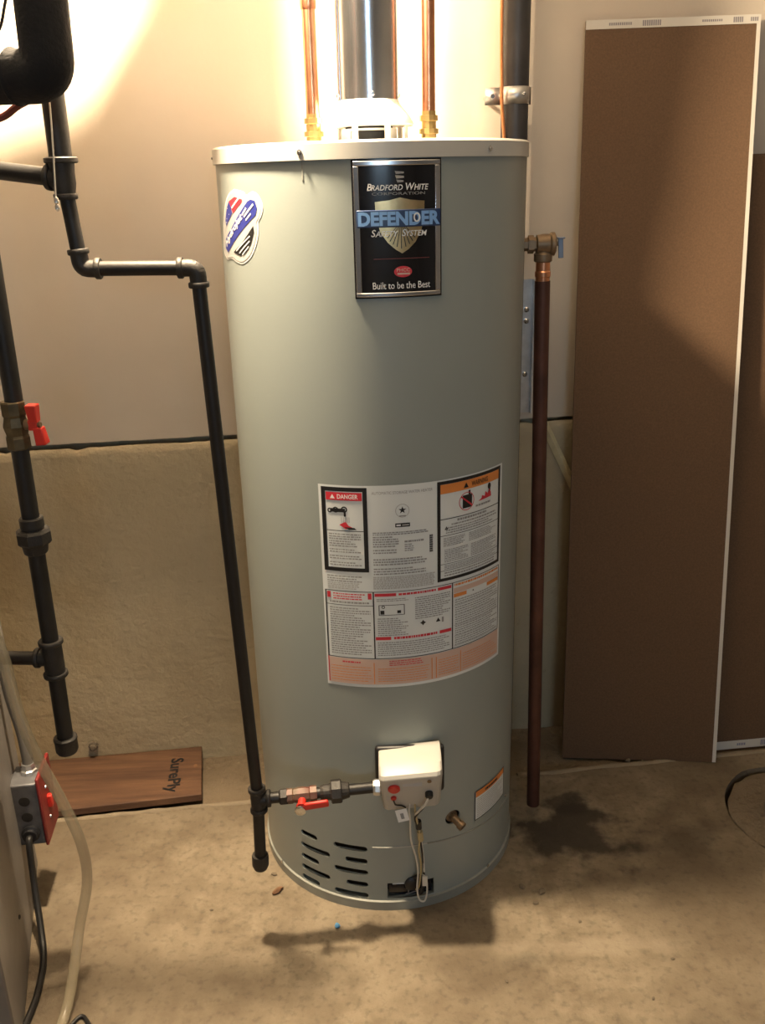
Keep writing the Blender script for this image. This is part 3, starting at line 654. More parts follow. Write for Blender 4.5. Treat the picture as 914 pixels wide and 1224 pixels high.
# drain cock, burner parts behind the window
dr = G(); o = C(27.9, .192, -.028); ax = (C(27.9, 0, 1) - C(27.9, 0, 0)).normalized()
dr.lathe(o, ax, [(0, .0125), (.024, .0125), (.026, .0085), (.034, .0085)], 16); dv = dr.build('drain_cock', M_BRASSD, heater)
sp = o + ax * .030; d2 = (ax * .8 + Vector((.35, 0, -.42))).normalized()
g = G(); g.lathe(sp, d2, [(-.004, .0075), (.016, .0075), (.017, .0092), (.026, .0092), (.0262, .006), (.020, .0058)], 16); g.build('spout', M_BRASSD, dv)
g = G(); arc_strip(g, -.6, 18.4, lambda t: .0445 - .0001 * t, .0165, -.012, -.008); iw = g.build('sight_window', mat('dark_glass', (.006, .008, .014), .12, coat=.6), heater)
g = G(); g.tube([C(1, .058, -.006), C(7, .0575, -.006), C(13, .056, -.006)], .0022, 8); g.build('burner_tube', M_GALVD, heater)
g = G(); g.lathe(C(9.5, .060, -.004), (C(9.5, 0, 1) - C(9.5, 0, 0)).normalized(), [(0, .016), (.007, .016), (.010, .012), (.011, .004)], 20); ig = g.build('igniter_boot', M_BLACK, heater)
g = G(); g.tube(spline([C(9.5, .078, .006), C(12, .085, .012), C(13.2, .07, .014), C(12.8, .045, .010), C(11, .034, .004)], 6), .0036, 10); g.build('igniter_hose', M_BLACK, heater)
g = G(); g.tube([C(7.6, .040, .0015), C(8.4, .072, .004)], .0017, 8); g.tube([C(6.4, .036, .0015), C(14, .044, .0015)], .0015, 8); g.build('burner_bracket', M_PVC, heater)

# draft hood on the lid
HX, HY = -0.006, 1.700
hood = G().lathe((HX, HY, 1.4435), (0, 0, 1), [(-.003, .0745), (.000, .0765), (.003, .0755), (.012, .070), (.024, .060), (.032, .0535), (.040, .0505), (.0405, .046), (.030, .050), (.010, .066), (0.001, .0735)], 48).build('draft_hood', M_WHITE, heater)
hood['label'] = 'white domed draft hood on short legs'
for w in (-150, -110, -62, -18, 35, 90, 140):
    a = R_(w); x, y = HX + .066 * math.cos(a), HY + .066 * math.sin(a)
    g = G(); g.box((x, y, 1.4275), (.010, .003, .036), Matrix.Rotation(a + math.pi / 2, 3, 'Z')); g.build('leg', M_WHITE, hood)
g = G()
def collar_arc(a0, a1, z0, z1, n):       # curved sheet wall of the collar, 2 mm thick
    V = []
    for k in range(n + 1):
        a = R_(a0 + (a1 - a0) * k / n)
        V += [(HX + r * math.cos(a), HY + r * math.sin(a), z) for r, z in ((.0475, z0), (.0475, z1), (.0455, z1), (.0455, z0))]
    g.add(V, [(k * 4 + q, k * 4 + (q + 1) % 4, (k + 1) * 4 + (q + 1) % 4, (k + 1) * 4 + q) for k in range(n) for q in range(4)] + [(0, 1, 2, 3), (n * 4, n * 4 + 1, n * 4 + 2, n * 4 + 3)])
collar_arc(-180, 180, 1.412, 1.4155, 48); collar_arc(-50, 230, 1.4155, 1.4335, 40); collar_arc(-180, 180, 1.4335, 1.437, 48)
g.build('flue_collar', M_WHITE, hood, smooth=.5)
g = G(); g.lathe((HX, HY, 1.4135), (0, 0, 1), [(0, .040), (.052, .040)], 36); g.build('dark_opening_core', M_CHAMBER, hood)  # black cylinder added inside the collar so its opening reads dark

# ------------------------------------------------------------------ pipes above the heater
flue = thing('flue_pipe', (HX, HY, 1.475), 'shiny galvanised flue pipe rising from the white draft hood', 'flue pipe')
V = []; F = []; nn = 64
g = G(); g.lathe((HX, HY, 1.474), (0, 0, 1), [(0, .0508), (.004, .0512), (.30, .0510), (.304, .0522), (.312, .0522), (.316, .0512), (.82, .0510)], 64); g.build('pipe', M_GALV, flue)
g = G(); g.tube([(HX - .046, HY - .0225, 1.478), (HX - .046, HY - .0225, 2.29)], .0017, 6); g.build('lock_seam', M_GALV, flue)
for a in (-82, -5, 190):
    w = R_(a); d = Vector((math.cos(w), math.sin(w), 0)); g = G(); g.lathe(Vector((HX, HY, 1.489)) + d * .0508, d, [(0, .0042), (.0015, .0042), (.003, .0025)], 8); g.build('screw', M_CHROME, flue)

def copper_riser(x, y, label, zc):
    t = thing('copper_pipe', (x, y, 1.413), label, 'pipe')
    G().lathe((x, y, 1.4135), (0, 0, 1), [(0, .0128), (.014, .0128), (.0142, .0165), (.022, .0165), (.0225, .0125), (.034, .0125), (.0345, .0155), (.043, .0155), (.0435, .012), (.050, .0118)], 12).build('brass_fitting', M_BRASS, t, smooth=0.3)
    G().lathe((x, y, 1.4635), (0, 0, 1), [(0, .0112), (.83, .0112)], 24).build('pipe', M_COPPER, t)
    G().lathe((x, y, zc), (0, 0, 1), [(0, .0125), (.003, .0133), (.030, .0133), (.033, .0125)], 24).build('coupling', M_COPPER, t)
    return t
copper_riser(-0.1005, 1.707, 'copper water pipe on brass nipple, across the flue from the drain pipe', 1.622)
copper_riser(0.0965, 1.707, 'copper water pipe on brass nipple between flue pipe and black drain pipe', 1.655)

DP = W(0.278, 0, 0.075)
drain = thing('drain_pipe', (DP.x, DP.y, 0), 'black plastic drain pipe strapped to the wall behind the heater', 'pipe')
G().lathe((DP.x, DP.y, -0.004), (0, 0, 1), [(0, .0272), (2.25, .0272)], 32).build('pipe', M_ABS, drain)
strap = thing('pipe_strap', (DP.x, DP.y, 1.49), 'galvanised strap clamp around the black drain pipe', 'pipe strap')
V = []; F = []
pts = [(-.062, .0375), (-.036, .0375)] + [(.0285 * math.cos(R_(a)), .0285 * math.sin(R_(a))) for a in range(160, -181 + 180, -20)]
ring = []
for a in range(170, 371, 12): ring.append(DP + UW * (0.0284 * math.cos(R_(a))) - NW * (.0284 * math.sin(R_(a))))
ring = [DP - UW * .060 - NW * .0 + NW * -.002, DP - UW * .036 - NW * .002] + ring + [DP + UW * .034 - NW * .004]
V = []
for p in ring: V += [p + Vector((0, 0, 1.489)), p + Vector((0, 0, 1.521))]
g = G(); g.add(V, [(2 * i, 2 * i + 2, 2 * i + 3, 2 * i + 1) for i in range(len(ring) - 1)]); so = g.build('band', M_GALVD, strap); md = so.modifiers.new('thickness', 'SOLIDIFY'); md.thickness = .0016; md.offset = 1
g = G(); g.lathe(DP + UW * .012 + NW * .0262 + Vector((0, 0, 1.507)), NW, [(0, .003), (.003, .003), (.004, .001)], 10); g.build('rivet', M_CHROME, strap)
g = G(); g.tube([DP - UW * .046 + NW * .004 + Vector((0, 0, 1.505)), DP - UW * .046 - NW * .066 + Vector((0, 0, 1.505))], .0042, 8); g.build('bolt', M_CHROME, strap)
cw = G().tube(spline([(DP + UW * x + NW * .02 + Vector((0, 0, z))) for x, z in ((-.033, 2.28), (-.034, 1.75), (-.0345, 1.62), (-.032, 1.53), (-.031, 1.49), (-.024, 1.40), (-.024, 1.2), (-.024, .9))], 6), .0034, 8).build('copper_tube', mat('bare_copper_tube', (.85, .36, .16), .4, metal=.6))
tag(cw, 'thin orange copper tube running down beside the black drain pipe', 'copper tube')

# ------------------------------------------------------------------ relief valve with discharge pipe
rv = thing('relief_valve', (.300, 1.707, .03), 'brass relief valve with long tarnished copper discharge pipe beside the heater', 'relief valve')
g = G(); g.lathe((.258, 1.707, 1.240), (1, 0, 0), [(0, .0115), (.014, .0115), (.0142, .0160), (.024, .0160), (.0245, .0125), (.030, .0125)], 6); g.build('hex_nipple', M_BRASSD, rv, smooth=0.2)
g = G(); g.lathe((.286, 1.707, 1.240), (1, 0, 0), [(0, .0125), (.002, .0165), (.012, .0178), (.024, .0178), (.027, .0205), (.033, .0205), (.036, .015)], 24); g.build('valve_body', M_BRASSD, rv)
g = G(); g.lathe((.300, 1.707, 1.245), (0, 0, -1), [(0, .013), (.018, .0135), (.022, .0165), (.034, .0165), (.036, .0140)], 20); g.build('outlet_collar', M_BRASSD, rv)
g = G(); g.lathe((.3005, 1.707, 1.210), (0, 0, -1), [(0, .0128), (.016, .0128), (.018, .0142), (.026, .0142), (.028, .0128), (.040, .0128)], 20); g.build('copper_adapter', M_COPPER, rv)
g = G(); g.tube([(.3005, 1.707, 1.176), (.320, 1.712, .032)], .0140, 24); g.build('discharge_pipe', M_COPDULL, rv)
g = G(); g.tube([(.321, 1.707, 1.240), (.331, 1.707, 1.241)], .004, 10); st_ = g.build('lever_stem', M_BRASSD, rv)
g = G(); g.box((.3305, 1.703, 1.2335), (.009, .004, .036), Matrix.Rotation(R_(-3), 3, 'Y')); g.box((.3295, 1.700, 1.2505), (.014, .010, .003)); lv = g.build('lever', mat('lever_grey_blue', (.20, .23, .29), .4, metal=.5), rv, bevel=.0008)

# ------------------------------------------------------------------ gas line feeding the heater
gas = thing('gas_line', (-.238, 1.375, .17), 'black iron gas line with elbows running down the heater side to its control', 'gas pipe')
GY = 1.375
E1 = Vector((-.4255, GY, 1.246)); E2 = Vector((-.259, GY, 1.243)); TEE = Vector((-.237, 1.378, .316)); TT = Vector((-.4345, GY, 1.369)); TOP = Vector((-.430, GY, 2.29)); DRIP = Vector((-.2415, 1.378, .178))
def pipe(p, a, b, r, m=M_IRON, nm='pipe'): return G().tube([a, b], r, 20).build(nm, m, p)
def collar(g, p, d, r, ln): g.lathe(Vector(p) - Vector(d).normalized() * ln / 2, d, [(0, r * .93), (ln * .18, r), (ln * .82, r), (ln, r * .93)], 20)
def elbow(p, a, c, b, r, sweep=.024):
    """fitting turning from a through corner c to b"""
    a, c, b = Vector(a), Vector(c), Vector(b); d1 = (a - c).normalized(); d2 = (b - c).normalized()
    g = G(); g.tube(fillet([c + d1 * sweep, c, c + d2 * sweep], sweep * .85, 8), r * 1.18, 20)
    collar(g, c + d1 * sweep, d1, r * 1.45, .008); collar(g, c + d2 * sweep, d2, r * 1.45, .008)
    return g.build('elbow', M_IRONF, p, smooth=0.8)
def tee(p, c, d, side, r, hl, rs, sl, r2=None):
    c, d, side = Vector(c), Vector(d).normalized(), Vector(side).normalized(); r2 = r2 or r
    g = G(); g.tube([c - d * hl, c - d * hl * .3, c + d * hl * .3, c + d * hl], [r2 * 1.2, (r + r2) * .62, (r + r2) * .62, r * 1.2], 20)
    collar(g, c + d * hl, d, r * 1.5, .008); collar(g, c - d * hl, d, r2 * 1.5, .008)
    g.tube([c, c + side * sl], rs * 1.22, 20); collar(g, c + side * sl, side, rs * 1.5, .008)
    return g.build('tee', M_IRONF, p, smooth=0.8)
RG = .0106
pipe(gas, TOP, TT, .0158); pipe(gas, TT, E1, RG); pipe(gas, E1, E2, RG); pipe(gas, E2, TEE, RG); pipe(gas, TEE, DRIP, RG)
pipe(gas, TT, TT + Vector((-.55, .145, .072)), .0125)
tee(gas, TT, (0, 0, 1), (-1, 0.26, 0.13), .0155, .024, .0125, .020, RG * 1.05)
elbow(gas, TT, E1, E2, RG); elbow(gas, E1, E2, TEE, RG)
tee(gas, TEE, E2 - TEE, (1, .08, .03), RG, .022, RG, .019)
g = G(); g.lathe(DRIP + Vector((0, 0, .016)), (DRIP - TEE), [(0, .0145), (.004, .0155), (.022, .0155), (.030, .0125), (.0305, .006)], 20); g.build('drip_cap', M_IRONF, gas)
INL = Vector((-.029, 1.396, .322)); dx = (INL - TEE).normalized()
def at(t): return TEE + dx * t
pipe(gas, at(.01), at(.210), RG * .95)
g = G(); g.lathe(at(.038), dx, [(0, .0125), (.003, .0150), (.014, .0150), (.017, .012)], 6); g.build('hex_bushing', M_IRONF, gas, smooth=.2)
sv = G(); sv.lathe(at(.052), dx, [(0, .0140), (.010, .0140), (.012, .0125), (.022, .0145), (.030, .0145), (.040, .0125), (.042, .0150), (.054, .0150)], 8); vb = sv.build('shutoff_valve', mat('red_brass_tag', (.13, .095, .06), .5, metal=.1, var=.5, scale=60, dark=(.12, .04, .028)), gas, smooth=.3)
pc = at(.080)
g = G(); g.lathe(pc + Vector((0, -.012, -.003)), (0, -1, -.15), [(0, .0075), (.012, .0075), (.013, .009), (.017, .009)], 14); g.build('valve_stem', M_RED, vb)
hd = Vector((.94, .05, .14)).normalized()
g = G(); hub = pc + Vector((0, -.028, -.006)); g.box(hub + hd * .020, (.058, .007, .014), Matrix.Rotation(R_(-9), 3, 'Y')); hnd = g.build('handle', M_RED, vb, bevel=.003)
g = G(); g.lathe(hub + Vector((-.002, -.003, -.003)), (0, -1, -.1), [(0, .0095), (.004, .0095), (.005, .0075)], 18); g.build('handle_nut', M_CHROME, vb)
un = G(); un.lathe(at(.112), dx, [(0, .0125), (.006, .0145), (.016, .0145), (.020, .016)], 16); un.lathe(at(.131), dx, [(0, .0195), (.002, .0215), (.018, .0215), (.020, .0190)], 8); un.lathe(at(.151), dx, [(0, .0165), (.012, .0140), (.014, .0125)], 16); un.build('union', M_IRONF, gas, smooth=.3)

# ------------------------------------------------------------------ second black iron pipe, at the left
PX, PY = -.5515, 1.36
lp = thing('iron_pipe_drop', (PX, PY, .44), 'black iron pipe drop with brass ball valve and red handle, left of the heater', 'gas pipe')
RL = .0134
pipe(lp, (PX + .003, PY, 1.056), (PX + .006, PY, 2.29), RL); pipe(lp, (PX, PY, .99), (PX - .001, PY, .84), RL); pipe(lp, (PX - .001, PY, .84), (PX - .002, PY, .62), RL); pipe(lp, (PX - .002, PY, .60), (PX - .004, PY, .455), RL)
g = G(); g.lathe((PX, PY, .984), (0, 0, 1), [(0, .0170), (.002, .0185), (.018, .0185), (.022, .0165), (.036, .0200), (.050, .0165), (.054, .0185), (.072, .0185), (.074, .017)], 8); bv_ = g.build('ball_valve', mat('valve_brass_dirty', (.13, .10, .055), .5, metal=.6, var=.4, scale=50), lp, smooth=.35)
vc = Vector((PX + .016, PY - .004, 1.022))
g = G(); g.lathe(vc, (1, -.12, 0), [(0, .008), (.008, .008), (.009, .0065), (.020, .0065)], 14); g.lathe(vc + Vector((.017, -.003, 0)), (1, -.12, 0), [(0, .004), (.008, .004)], 8); g.build('valve_stem', M_BRASSD, bv_)
g = G(); g.hexa([vc + Vector(p) for p in ((.006, -.008, -.008), (.020, -.010, -.008), (.020, .006, -.008), (.006, .008, -.008), (.006, -.008, .008), (.020, -.010, .008), (.020, .006, .008), (.006, .008, .008))])
g.hexa([vc + Vector(p) for p in ((.009, -.010, .004), (.022, -.011, .004), (.022, .006, .004), (.009, .006, .004), (.006, -.012, .031), (.023, -.012, .031), (.023, .008, .031), (.006, .008, .031))])
g.hexa([vc + Vector(p) for p in ((.015, -.012, -.031), (.031, -.012, -.030), (.031, .008, -.030), (.015, .008, -.031), (.013, -.010, -.004), (.027, -.011, -.004), (.027, .006, -.004), (.013, .006, -.004))]); g.build('butterfly_handle', M_RED, bv_, bevel=.0016)
g = G(); g.lathe((PX - .0005, PY, .872), (0, 0, -1), [(0, .0170), (.002, .0185), (.016, .0185), (.018, .0170), (.026, .0175)], 18); g.lathe((PX - .0005, PY, .852), (0, 0, -1), [(0, .024), (.004, .0275), (.020, .0275), (.024, .024)], 8); g.lathe((PX - .001, PY, .829), (0, 0, -1), [(0, .022), (.006, .0200), (.016, .0185), (.018, .0165)], 18); g.build('union', M_IRONF, lp, smooth=.4)
tee(lp, (PX - .002, PY, .622), (0, 0, 1), (-1, .08, 0), RL, .030, .0115, .026)
pipe(lp, (PX - .02, PY, .622), (-.740, PY + .02, .618), .0115)
g = G(); g.lathe((PX - .004, PY, .470), (0, 0, -1), [(0, .0175), (.002, .0200), (.006, .0200), (.008, .0190), (.026, .0190), (.031, .0165), (.0315, .005)], 20); g.build('pipe_cap', M_IRONF, lp)

# ------------------------------------------------------------------ insulated pipe, wires and pull cord at the top left
IX, IY = -.366, 1.17
ins = thing('insulated_pipe', (IX, IY, 1.44), 'black foam insulated pipe with a wide elbow at the top left', 'insulated pipe')
el = fillet([(IX + .0, IY, 2.28), (IX - .001, IY, 1.60), (IX - .004, IY, 1.479), (IX - .046, IY + .010, 1.4795)], .036, 10)
G().tube(el, .0298, 28).build('foam_sleeve', M_FOAM, ins)
g = G(); g.lathe((IX - .043, IY + .0095, 1.4795), (-1, .25, 0), [(0, .0298), (.003, .0318), (.006, .0300)], 28); g.build('sleeve_rim', M_FOAM, ins)
G().tube([(IX - .049, IY + .011, 1.4765), (IX - .9, IY + .22, 1.475)], .0262, 28).build('foam_sleeve', M_FOAM, ins)
w_ = G().tube(spline([(-.44, 1.30, 1.80), (-.441, 1.30, 1.64), (-.458, 1.31, 1.575), (-.490, 1.32, 1.535), (-.60, 1.34, 1.50), (-.9, 1.38, 1.6), (-1.2, 1.4, 2.0)], 8), .0021, 8).build('electric_wire', M_CORD); tag(w_, 'thin black wire curving behind the insulated pipe', 'wire')
w_ = G().tube(spline([(-.392, 1.25, 1.66), (-.392, 1.25, 1.53), (-.408, 1.25, 1.478), (-.44, 1.26, 1.456), (-.52, 1.28, 1.44), (-.8, 1.30, 1.48)], 8), .0046, 10).build('red_hose', M_DARKRED); tag(w_, 'dark red hose passing under the insulated elbow', 'hose')

lamp = thing('ceiling_lamp', (BULB.x, BULB.y, BULB.z), 'bare light bulb in a porcelain holder under the ceiling with a pull cord', 'lamp')
G().lathe((BULB.x, BULB.y, 2.245), (0, 0, -1), [(0, .055), (.02, .055), (.035, .032), (.12, .024), (.165, .024), (.185, .02)], 28).build('lamp_holder', M_WHITE, lamp)
G().lathe((BULB.x, BULB.y, 2.065), (0, 0, -1), [(0, .013), (.03, .013), (.05, .018)], 20).build('bulb_cap', M_BRASS, lamp)
G().lathe((BULB.x, BULB.y, BULB.z - .049), (0, 0, 1), [(0, .004), (.004, .020), (.016, .037), (.034, .0465), (.052, .0480), (.070, .043), (.086, .031), (.098, .019), (.108, .015)], 32).build('bulb', M_BULB, lamp)
G().tube(spline([(BULB.x - .03, BULB.y, 2.10), (-.37, 1.34, 2.06), (-.39, 1.29, 1.9), (-.400, 1.272, 1.6), (-.4055, 1.27, 1.463), (-.409, 1.27, 1.41), (-.4145, 1.27, 1.345)], 8), .0011, 8).build('pull_cord', M_STRING, lamp)
g = G(); g.lathe((-.4145, 1.27, 1.346), (0.02, 0, -1), [(0, .0016), (.002, .003), (.007, .0032), (.009, .0018), (.011, .0030), (.015, .0032), (.018, .001)], 12); g.build('cord_bell', M_CHROME, lamp)
# unseen occluder added between bulb and wall, shaped to shade the left wall
occluder = thing('light_occluder', (-.8, 1.6, 1.668), 'unseen sheet metal occluder added behind the light bulb to shade the wall', 'occluder')
g = G(); g.box((-.905, 1.580, 1.695), (1.26, .16, .054)); g.build('occluder_slab', M_OCCLUDER, occluder, bevel=.003)
g = G(); g.lathe((-.316, 1.655, 1.70), (0, 0, 1), [(0, .062), (.55, .062)], 32); g.build('occluder_column', M_OCCLUDER, occluder)
g = G(); bp_ = [(-.30, 1.70), (-.30, 1.87), (-.368, 1.87), (-.378, 1.846), (-.438, 1.757), (-.503, 1.728), (-.56, 1.70)]; nb = len(bp_)
g.add([(x, y, z) for y in (1.625, 1.670) for x, z in bp_], [tuple(range(nb)), tuple(range(nb, 2 * nb))] + [(i, (i + 1) % nb, nb + (i + 1) % nb, nb + i) for i in range(nb)]); g.build('occluder_wedge', M_OCCLUDER, occluder)

# ------------------------------------------------------------------ boiler cabinet, switch box, cord and hose at the left
N0 = Vector((-.622, 1.13, 0)); F0 = Vector((-.756, 1.60, 0)); LD = Vector((-.52, -.06, 0))
cab = thing('boiler_cabinet', (-1.0, 1.45, 0), 'grey painted steel cabinet at the left edge, next to the switch box', 'cabinet')
g = G(); zc0, zc1 = 0.0, .93
g.hexa([N0 + Vector((0, 0, zc0)), F0 + Vector((0, 0, zc0)), F0 + LD + Vector((0, 0, zc0)), N0 + LD + Vector((0, 0, zc0)), N0 + Vector((0, 0, zc1)), F0 + Vector((0, 0, zc1)), F0 + LD + Vector((0, 0, zc1)), N0 + LD + Vector((0, 0, zc1))]); g.build('casing', M_CAB, cab, bevel=.004)
for z in (.12, .5, .8):
    g = G(); g.lathe(N0 * .6 + F0 * .4 + Vector((0, 0, z)), (1, .1, 0), [(0, .004), (.002, .004), (.003, .002)], 10); g.build('screw', M_IRONF, cab)
BC = Vector((-.701, 1.500, .225)); bx = (Vector((.9934, .114, 0))); by = Vector((-.114, .9934, 0))
MB = Matrix(((bx.x, by.x, 0), (bx.y, by.y, 0), (0, 0, 1)))
sw = thing('switch_box', (BC.x, BC.y, .155), 'grey steel switch box with bright red cover plate on the cabinet side', 'switch box')
g = G(); g.box(BC, (.052, .066, .138), MB); sb = g.build('box_body', M_PVC, sw, bevel=.003)
for dz in (.032, -.004):
    g = G(); g.lathe(BC - by * .033 + Vector((0, 0, dz)), -by, [(0, .0105), (.0012, .0105), (.0014, .008)], 18); g.build('knockout', M_IRONF, sb)
g = G(); g.lathe(BC - by * .033 + Vector((.002, 0, -.040)), -by, [(0, .0175), (.006, .0175), (.008, .013), (.014, .013)], 20); g.build('cord_grip', M_BLACK, sb)
g = G(); g.box(BC + bx * .029 + by * .010 + Vector((0, 0, .004)), (.007, .092, .152), MB); rp = g.build('cover_plate', M_REDPLATE, sw, bevel=.003)
g = G(); g.box(BC + bx * .036 + by * .004 + Vector((0, 0, .004)), (.010, .012, .026), MB); g.build('toggle', M_RED, rp, bevel=.002)
for dz in (-.03, .038):
    g = G(); g.lathe(BC + bx * .0325 + Vector((0, 0, dz)), bx, [(0, .0035), (.002, .003)], 8); g.build('screw', M_CHROME, rp)
g = G(); g.tube(spline([BC + Vector((.004, .01, .068)), BC + Vector((.004, .012, .11)), BC + Vector((.000, .016, .16)), BC + Vector((-.012, .02, .25)), BC + Vector((-.02, .03, .40)), BC + Vector((-.05, .05, .7)), BC + Vector((-.08, .06, 1.1))], 8), .0105, 14); g.build('conduit', mat('grey_conduit', (.16, .145, .125), .5, var=.2), sw)
g = G(); g.lathe(BC + Vector((.004, .01, .066)), (0, 0, 1), [(0, .016), (.01, .016), (.012, .013), (.024, .013)], 8); g.build('conduit_nut', M_GALVD, sw, smooth=.3)
c0 = BC - by * .046 + Vector((.002, 0, -.040))
w_ = G().tube(spline([c0, c0 + Vector((.002, -.012, -.008)), (-.688, 1.425, .10), (-.668, 1.375, .030), (-.652, 1.33, .0075), (-.640, 1.27, .0062), (-.636, 1.22, .0062), (-.640, 1.12, .0062), (-.66, 1.0, .0062)], 8), .0062, 10).build('power_cord', M_CORD); tag(w_, 'black power cord dropping from the switch box to the floor', 'power cord')
w_ = G().tube(spline([(-.700, 1.34, 1.0), (-.66, 1.31, .80), (-.612, 1.30, .685), (-.600, 1.30, .555), (-.582, 1.30, .470), (-.556, 1.305, .376), (-.538, 1.31, .285), (-.545, 1.325, .19), (-.562, 1.30, .110), (-.568, 1.25, .045), (-.572, 1.20, .012), (-.578, 1.12, .0095), (-.60, 1.0, .0095)], 8), .0092, 14).build('vinyl_hose', M_HOSE); tag(w_, 'clear yellowed vinyl hose drooping to the floor in front of the red plate', 'hose')
w_ = G().tube(fillet([(-.585, 1.12, .0035), (-.560, 1.185, .0036), (-.546, 1.214, .0036), (-.523, 1.185, .0036), (-.51, 1.10, .0035)], .012, 5), .0034, 8).build('bent_wire', M_CORD); tag(w_, 'bent piece of black wire lying on the floor near the hose', 'wire')

# ------------------------------------------------------------------ plank on the footing
pk = thing('plank', W(-.62, 0, .11), 'reddish brown wooden plank lying against the foot of the wall', 'plank')
def PKp(s, t, up_):        # along the plank, from wall edge to front edge, up
    p = W(s, 0, .012 + t * .205); return Vector((p.x, p.y, .026 - .006 * t + .022 * t * (s + 1.05) + up_))
g = G(); s0, s1 = -1.35, -.462
ni, nj = 24, 6; V = []
for u_ in (0, -.018):
    for i in range(ni + 1):
        for j in range(nj + 1): t_ = j / nj; V.append(PKp(s0 + (s1 - .012 * (1 - t_) - s0) * i / ni, t_, u_))
q_ = (ni + 1) * (nj + 1); ix = lambda i, j, l: l * q_ + i * (nj + 1) + j
F = [(ix(i, j, l), ix(i + 1, j, l), ix(i + 1, j + 1, l), ix(i, j + 1, l)) for l in (0, 1) for i in range(ni) for j in range(nj)]
F += [(ix(i, j, 0), ix(i + 1, j, 0), ix(i + 1, j, 1), ix(i, j, 1)) for j in (0, nj) for i in range(ni)] + [(ix(i, j, 0), ix(i, j + 1, 0), ix(i, j + 1, 1), ix(i, j, 1)) for i in (0, ni) for j in range(nj)]
g.add(V, F); bo = g.build('board', M_PLANK, pk, bevel=.0015)
V, F, asp = text_geo('SurePly', .022)
g = G(); g.add([PKp(s1 - .092 + .040 * y, .22 + .68 * x, .0008) for x, y in V], F); g.build('stamp_lettering', M_INKK, pk, smooth=0)
g = G(); g.add([PKp(s1 - .022 + .005 * math.cos(k), .42 + .035 * math.sin(k), .0009) for k in [i * math.pi / 4 for i in range(8)]], [tuple(range(8))]); g.build('knot', M_CHIP, pk, smooth=0)
bw = W(-.735, .058, .012)
g = G(); g.lathe(bw, NW, [(0, .012), (.006, .012), (.008, .008), (.016, .008), (.018, .004)], 8); tag(g.build('anchor_bolt', M_STONE, smooth=.3), 'small crusted anchor bolt stub on the wall above the plank', 'bolt')

# ------------------------------------------------------------------ drywall offcuts leaning at the right
def sheet(name, BL, BR, TL, TR, th, label, tape_top, tape_bot, edge):
    BL, BR, TL, TR = map(Vector, (BL, BR, TL, TR)); t = thing(name, (BL + BR) / 2, label, 'drywall sheet', 'drywall offcuts leaning on the wall')
    nrm = ((BR - BL).cross(TL - BL)).normalized()       # towards the viewer
    if nrm.y > 0: nrm = -nrm
    def P(u, v, o=0.0): return (BL * (1 - u) + BR * u) * (1 - v) + (TL * (1 - u) + TR * u) * v + nrm * o
    nu, nv = 10, 30; V = []
    for o in (0.0, -th):
        for j in range(nv + 1):
            for i in range(nu + 1): V.append(P(i / nu, j / nv, o))
    k = (nu + 1) * (nv + 1); idx = lambda i, j, l: l * k + j * (nu + 1) + i
    F = [(idx(i, j, l), idx(i + 1, j, l), idx(i + 1, j + 1, l), idx(i, j + 1, l)) for l in (0, 1) for j in range(nv) for i in range(nu)]
    F += [(idx(i, j, 0), idx(i + 1, j, 0), idx(i + 1, j, 1), idx(i, j, 1)) for j in (0, nv) for i in range(nu)] + [(idx(i, j, 0), idx(i, j + 1, 0), idx(i, j + 1, 1), idx(i, j, 1)) for i in (0, nu) for j in range(nv)]
    g = G(); g.add(V, F); g.build('board', M_DRYB, t, smooth=.5)
    def strip(u0, u1, v0, v1, nm, m, o=.0007):
        n = 24; V = []
        for i in range(n + 1):
            w = i / n
            if u1 - u0 > v1 - v0: V += [P(u0 + (u1 - u0) * w, v0, o), P(u0 + (u1 - u0) * w, v1, o)]
            else: V += [P(u0, v0 + (v1 - v0) * w, o), P(u1, v0 + (v1 - v0) * w, o)]
        g = G(); g.add(V, [(2 * i, 2 * i + 2, 2 * i + 3, 2 * i + 1) for i in range(n)]); return g.build(nm, m, t, smooth=0)
    H = (TL - BL).length; Wd = (BR - BL).length
    if edge: strip(1 - .0085 / Wd, 1, 0, 1, 'edge_paper', M_DRYW)
    for on, v0, v1 in ((tape_top, 1 - .017 / H, 1), (tape_bot, .004 / H, .026 / H)):
        if not on: continue
        tp = strip(0, 1, v0, v1, 'end_tape', M_DRYW, .0010)
        q = random.Random(3 + int(tape_top)); g = G()
        for a, b, hh in ((.13, .27, .3), (.32, .43, .62), (.66, .79, .25), (.84, .91, .6), (.94, .995, .45)) if tape_top else ((.40, .46, .3), (.56, .63, .65), (.75, .9, .4)):
            for kk in range(int((b - a) / .012)):
                u = a + kk * .012; z0 = v0 + (v1 - v0) * (.5 - hh / 2); z1 = v0 + (v1 - v0) * (.5 + hh / 2)
                g.add([P(u, z0, .0014), P(u + .008, z0, .0014), P(u + .008, z1, .0014), P(u, z1, .0014)], [(0, 1, 2, 3)])
        pr = g.build('tape_print', mat('tape_ink', (.26, .24, .26), .6) if tape_top else mat('tape_ink_blue', (.20, .20, .30), .6), t, smooth=0); pr['kind'] = 'stuff'
sheet('drywall_sheet', (.430, 1.933, -.004), (.794, 1.889, .002), (.4345, 2.071, 1.645), (.8015, 2.112, 1.654), .0125, 'taller brown drywall sheet with white printed tape along its top end', True, False, True)
sheet('drywall_sheet', (.715, 1.936, -.008), (1.10, 1.978, -.008), (.722, 2.088, 1.385), (1.11, 2.138, 1.392), .0125, 'shorter brown drywall sheet behind the taller one, white tape at its foot', False, True, False)
g = G(); a_ = W(.372, .83, .004 + .012); b_2 = W(.475, .62, .016)
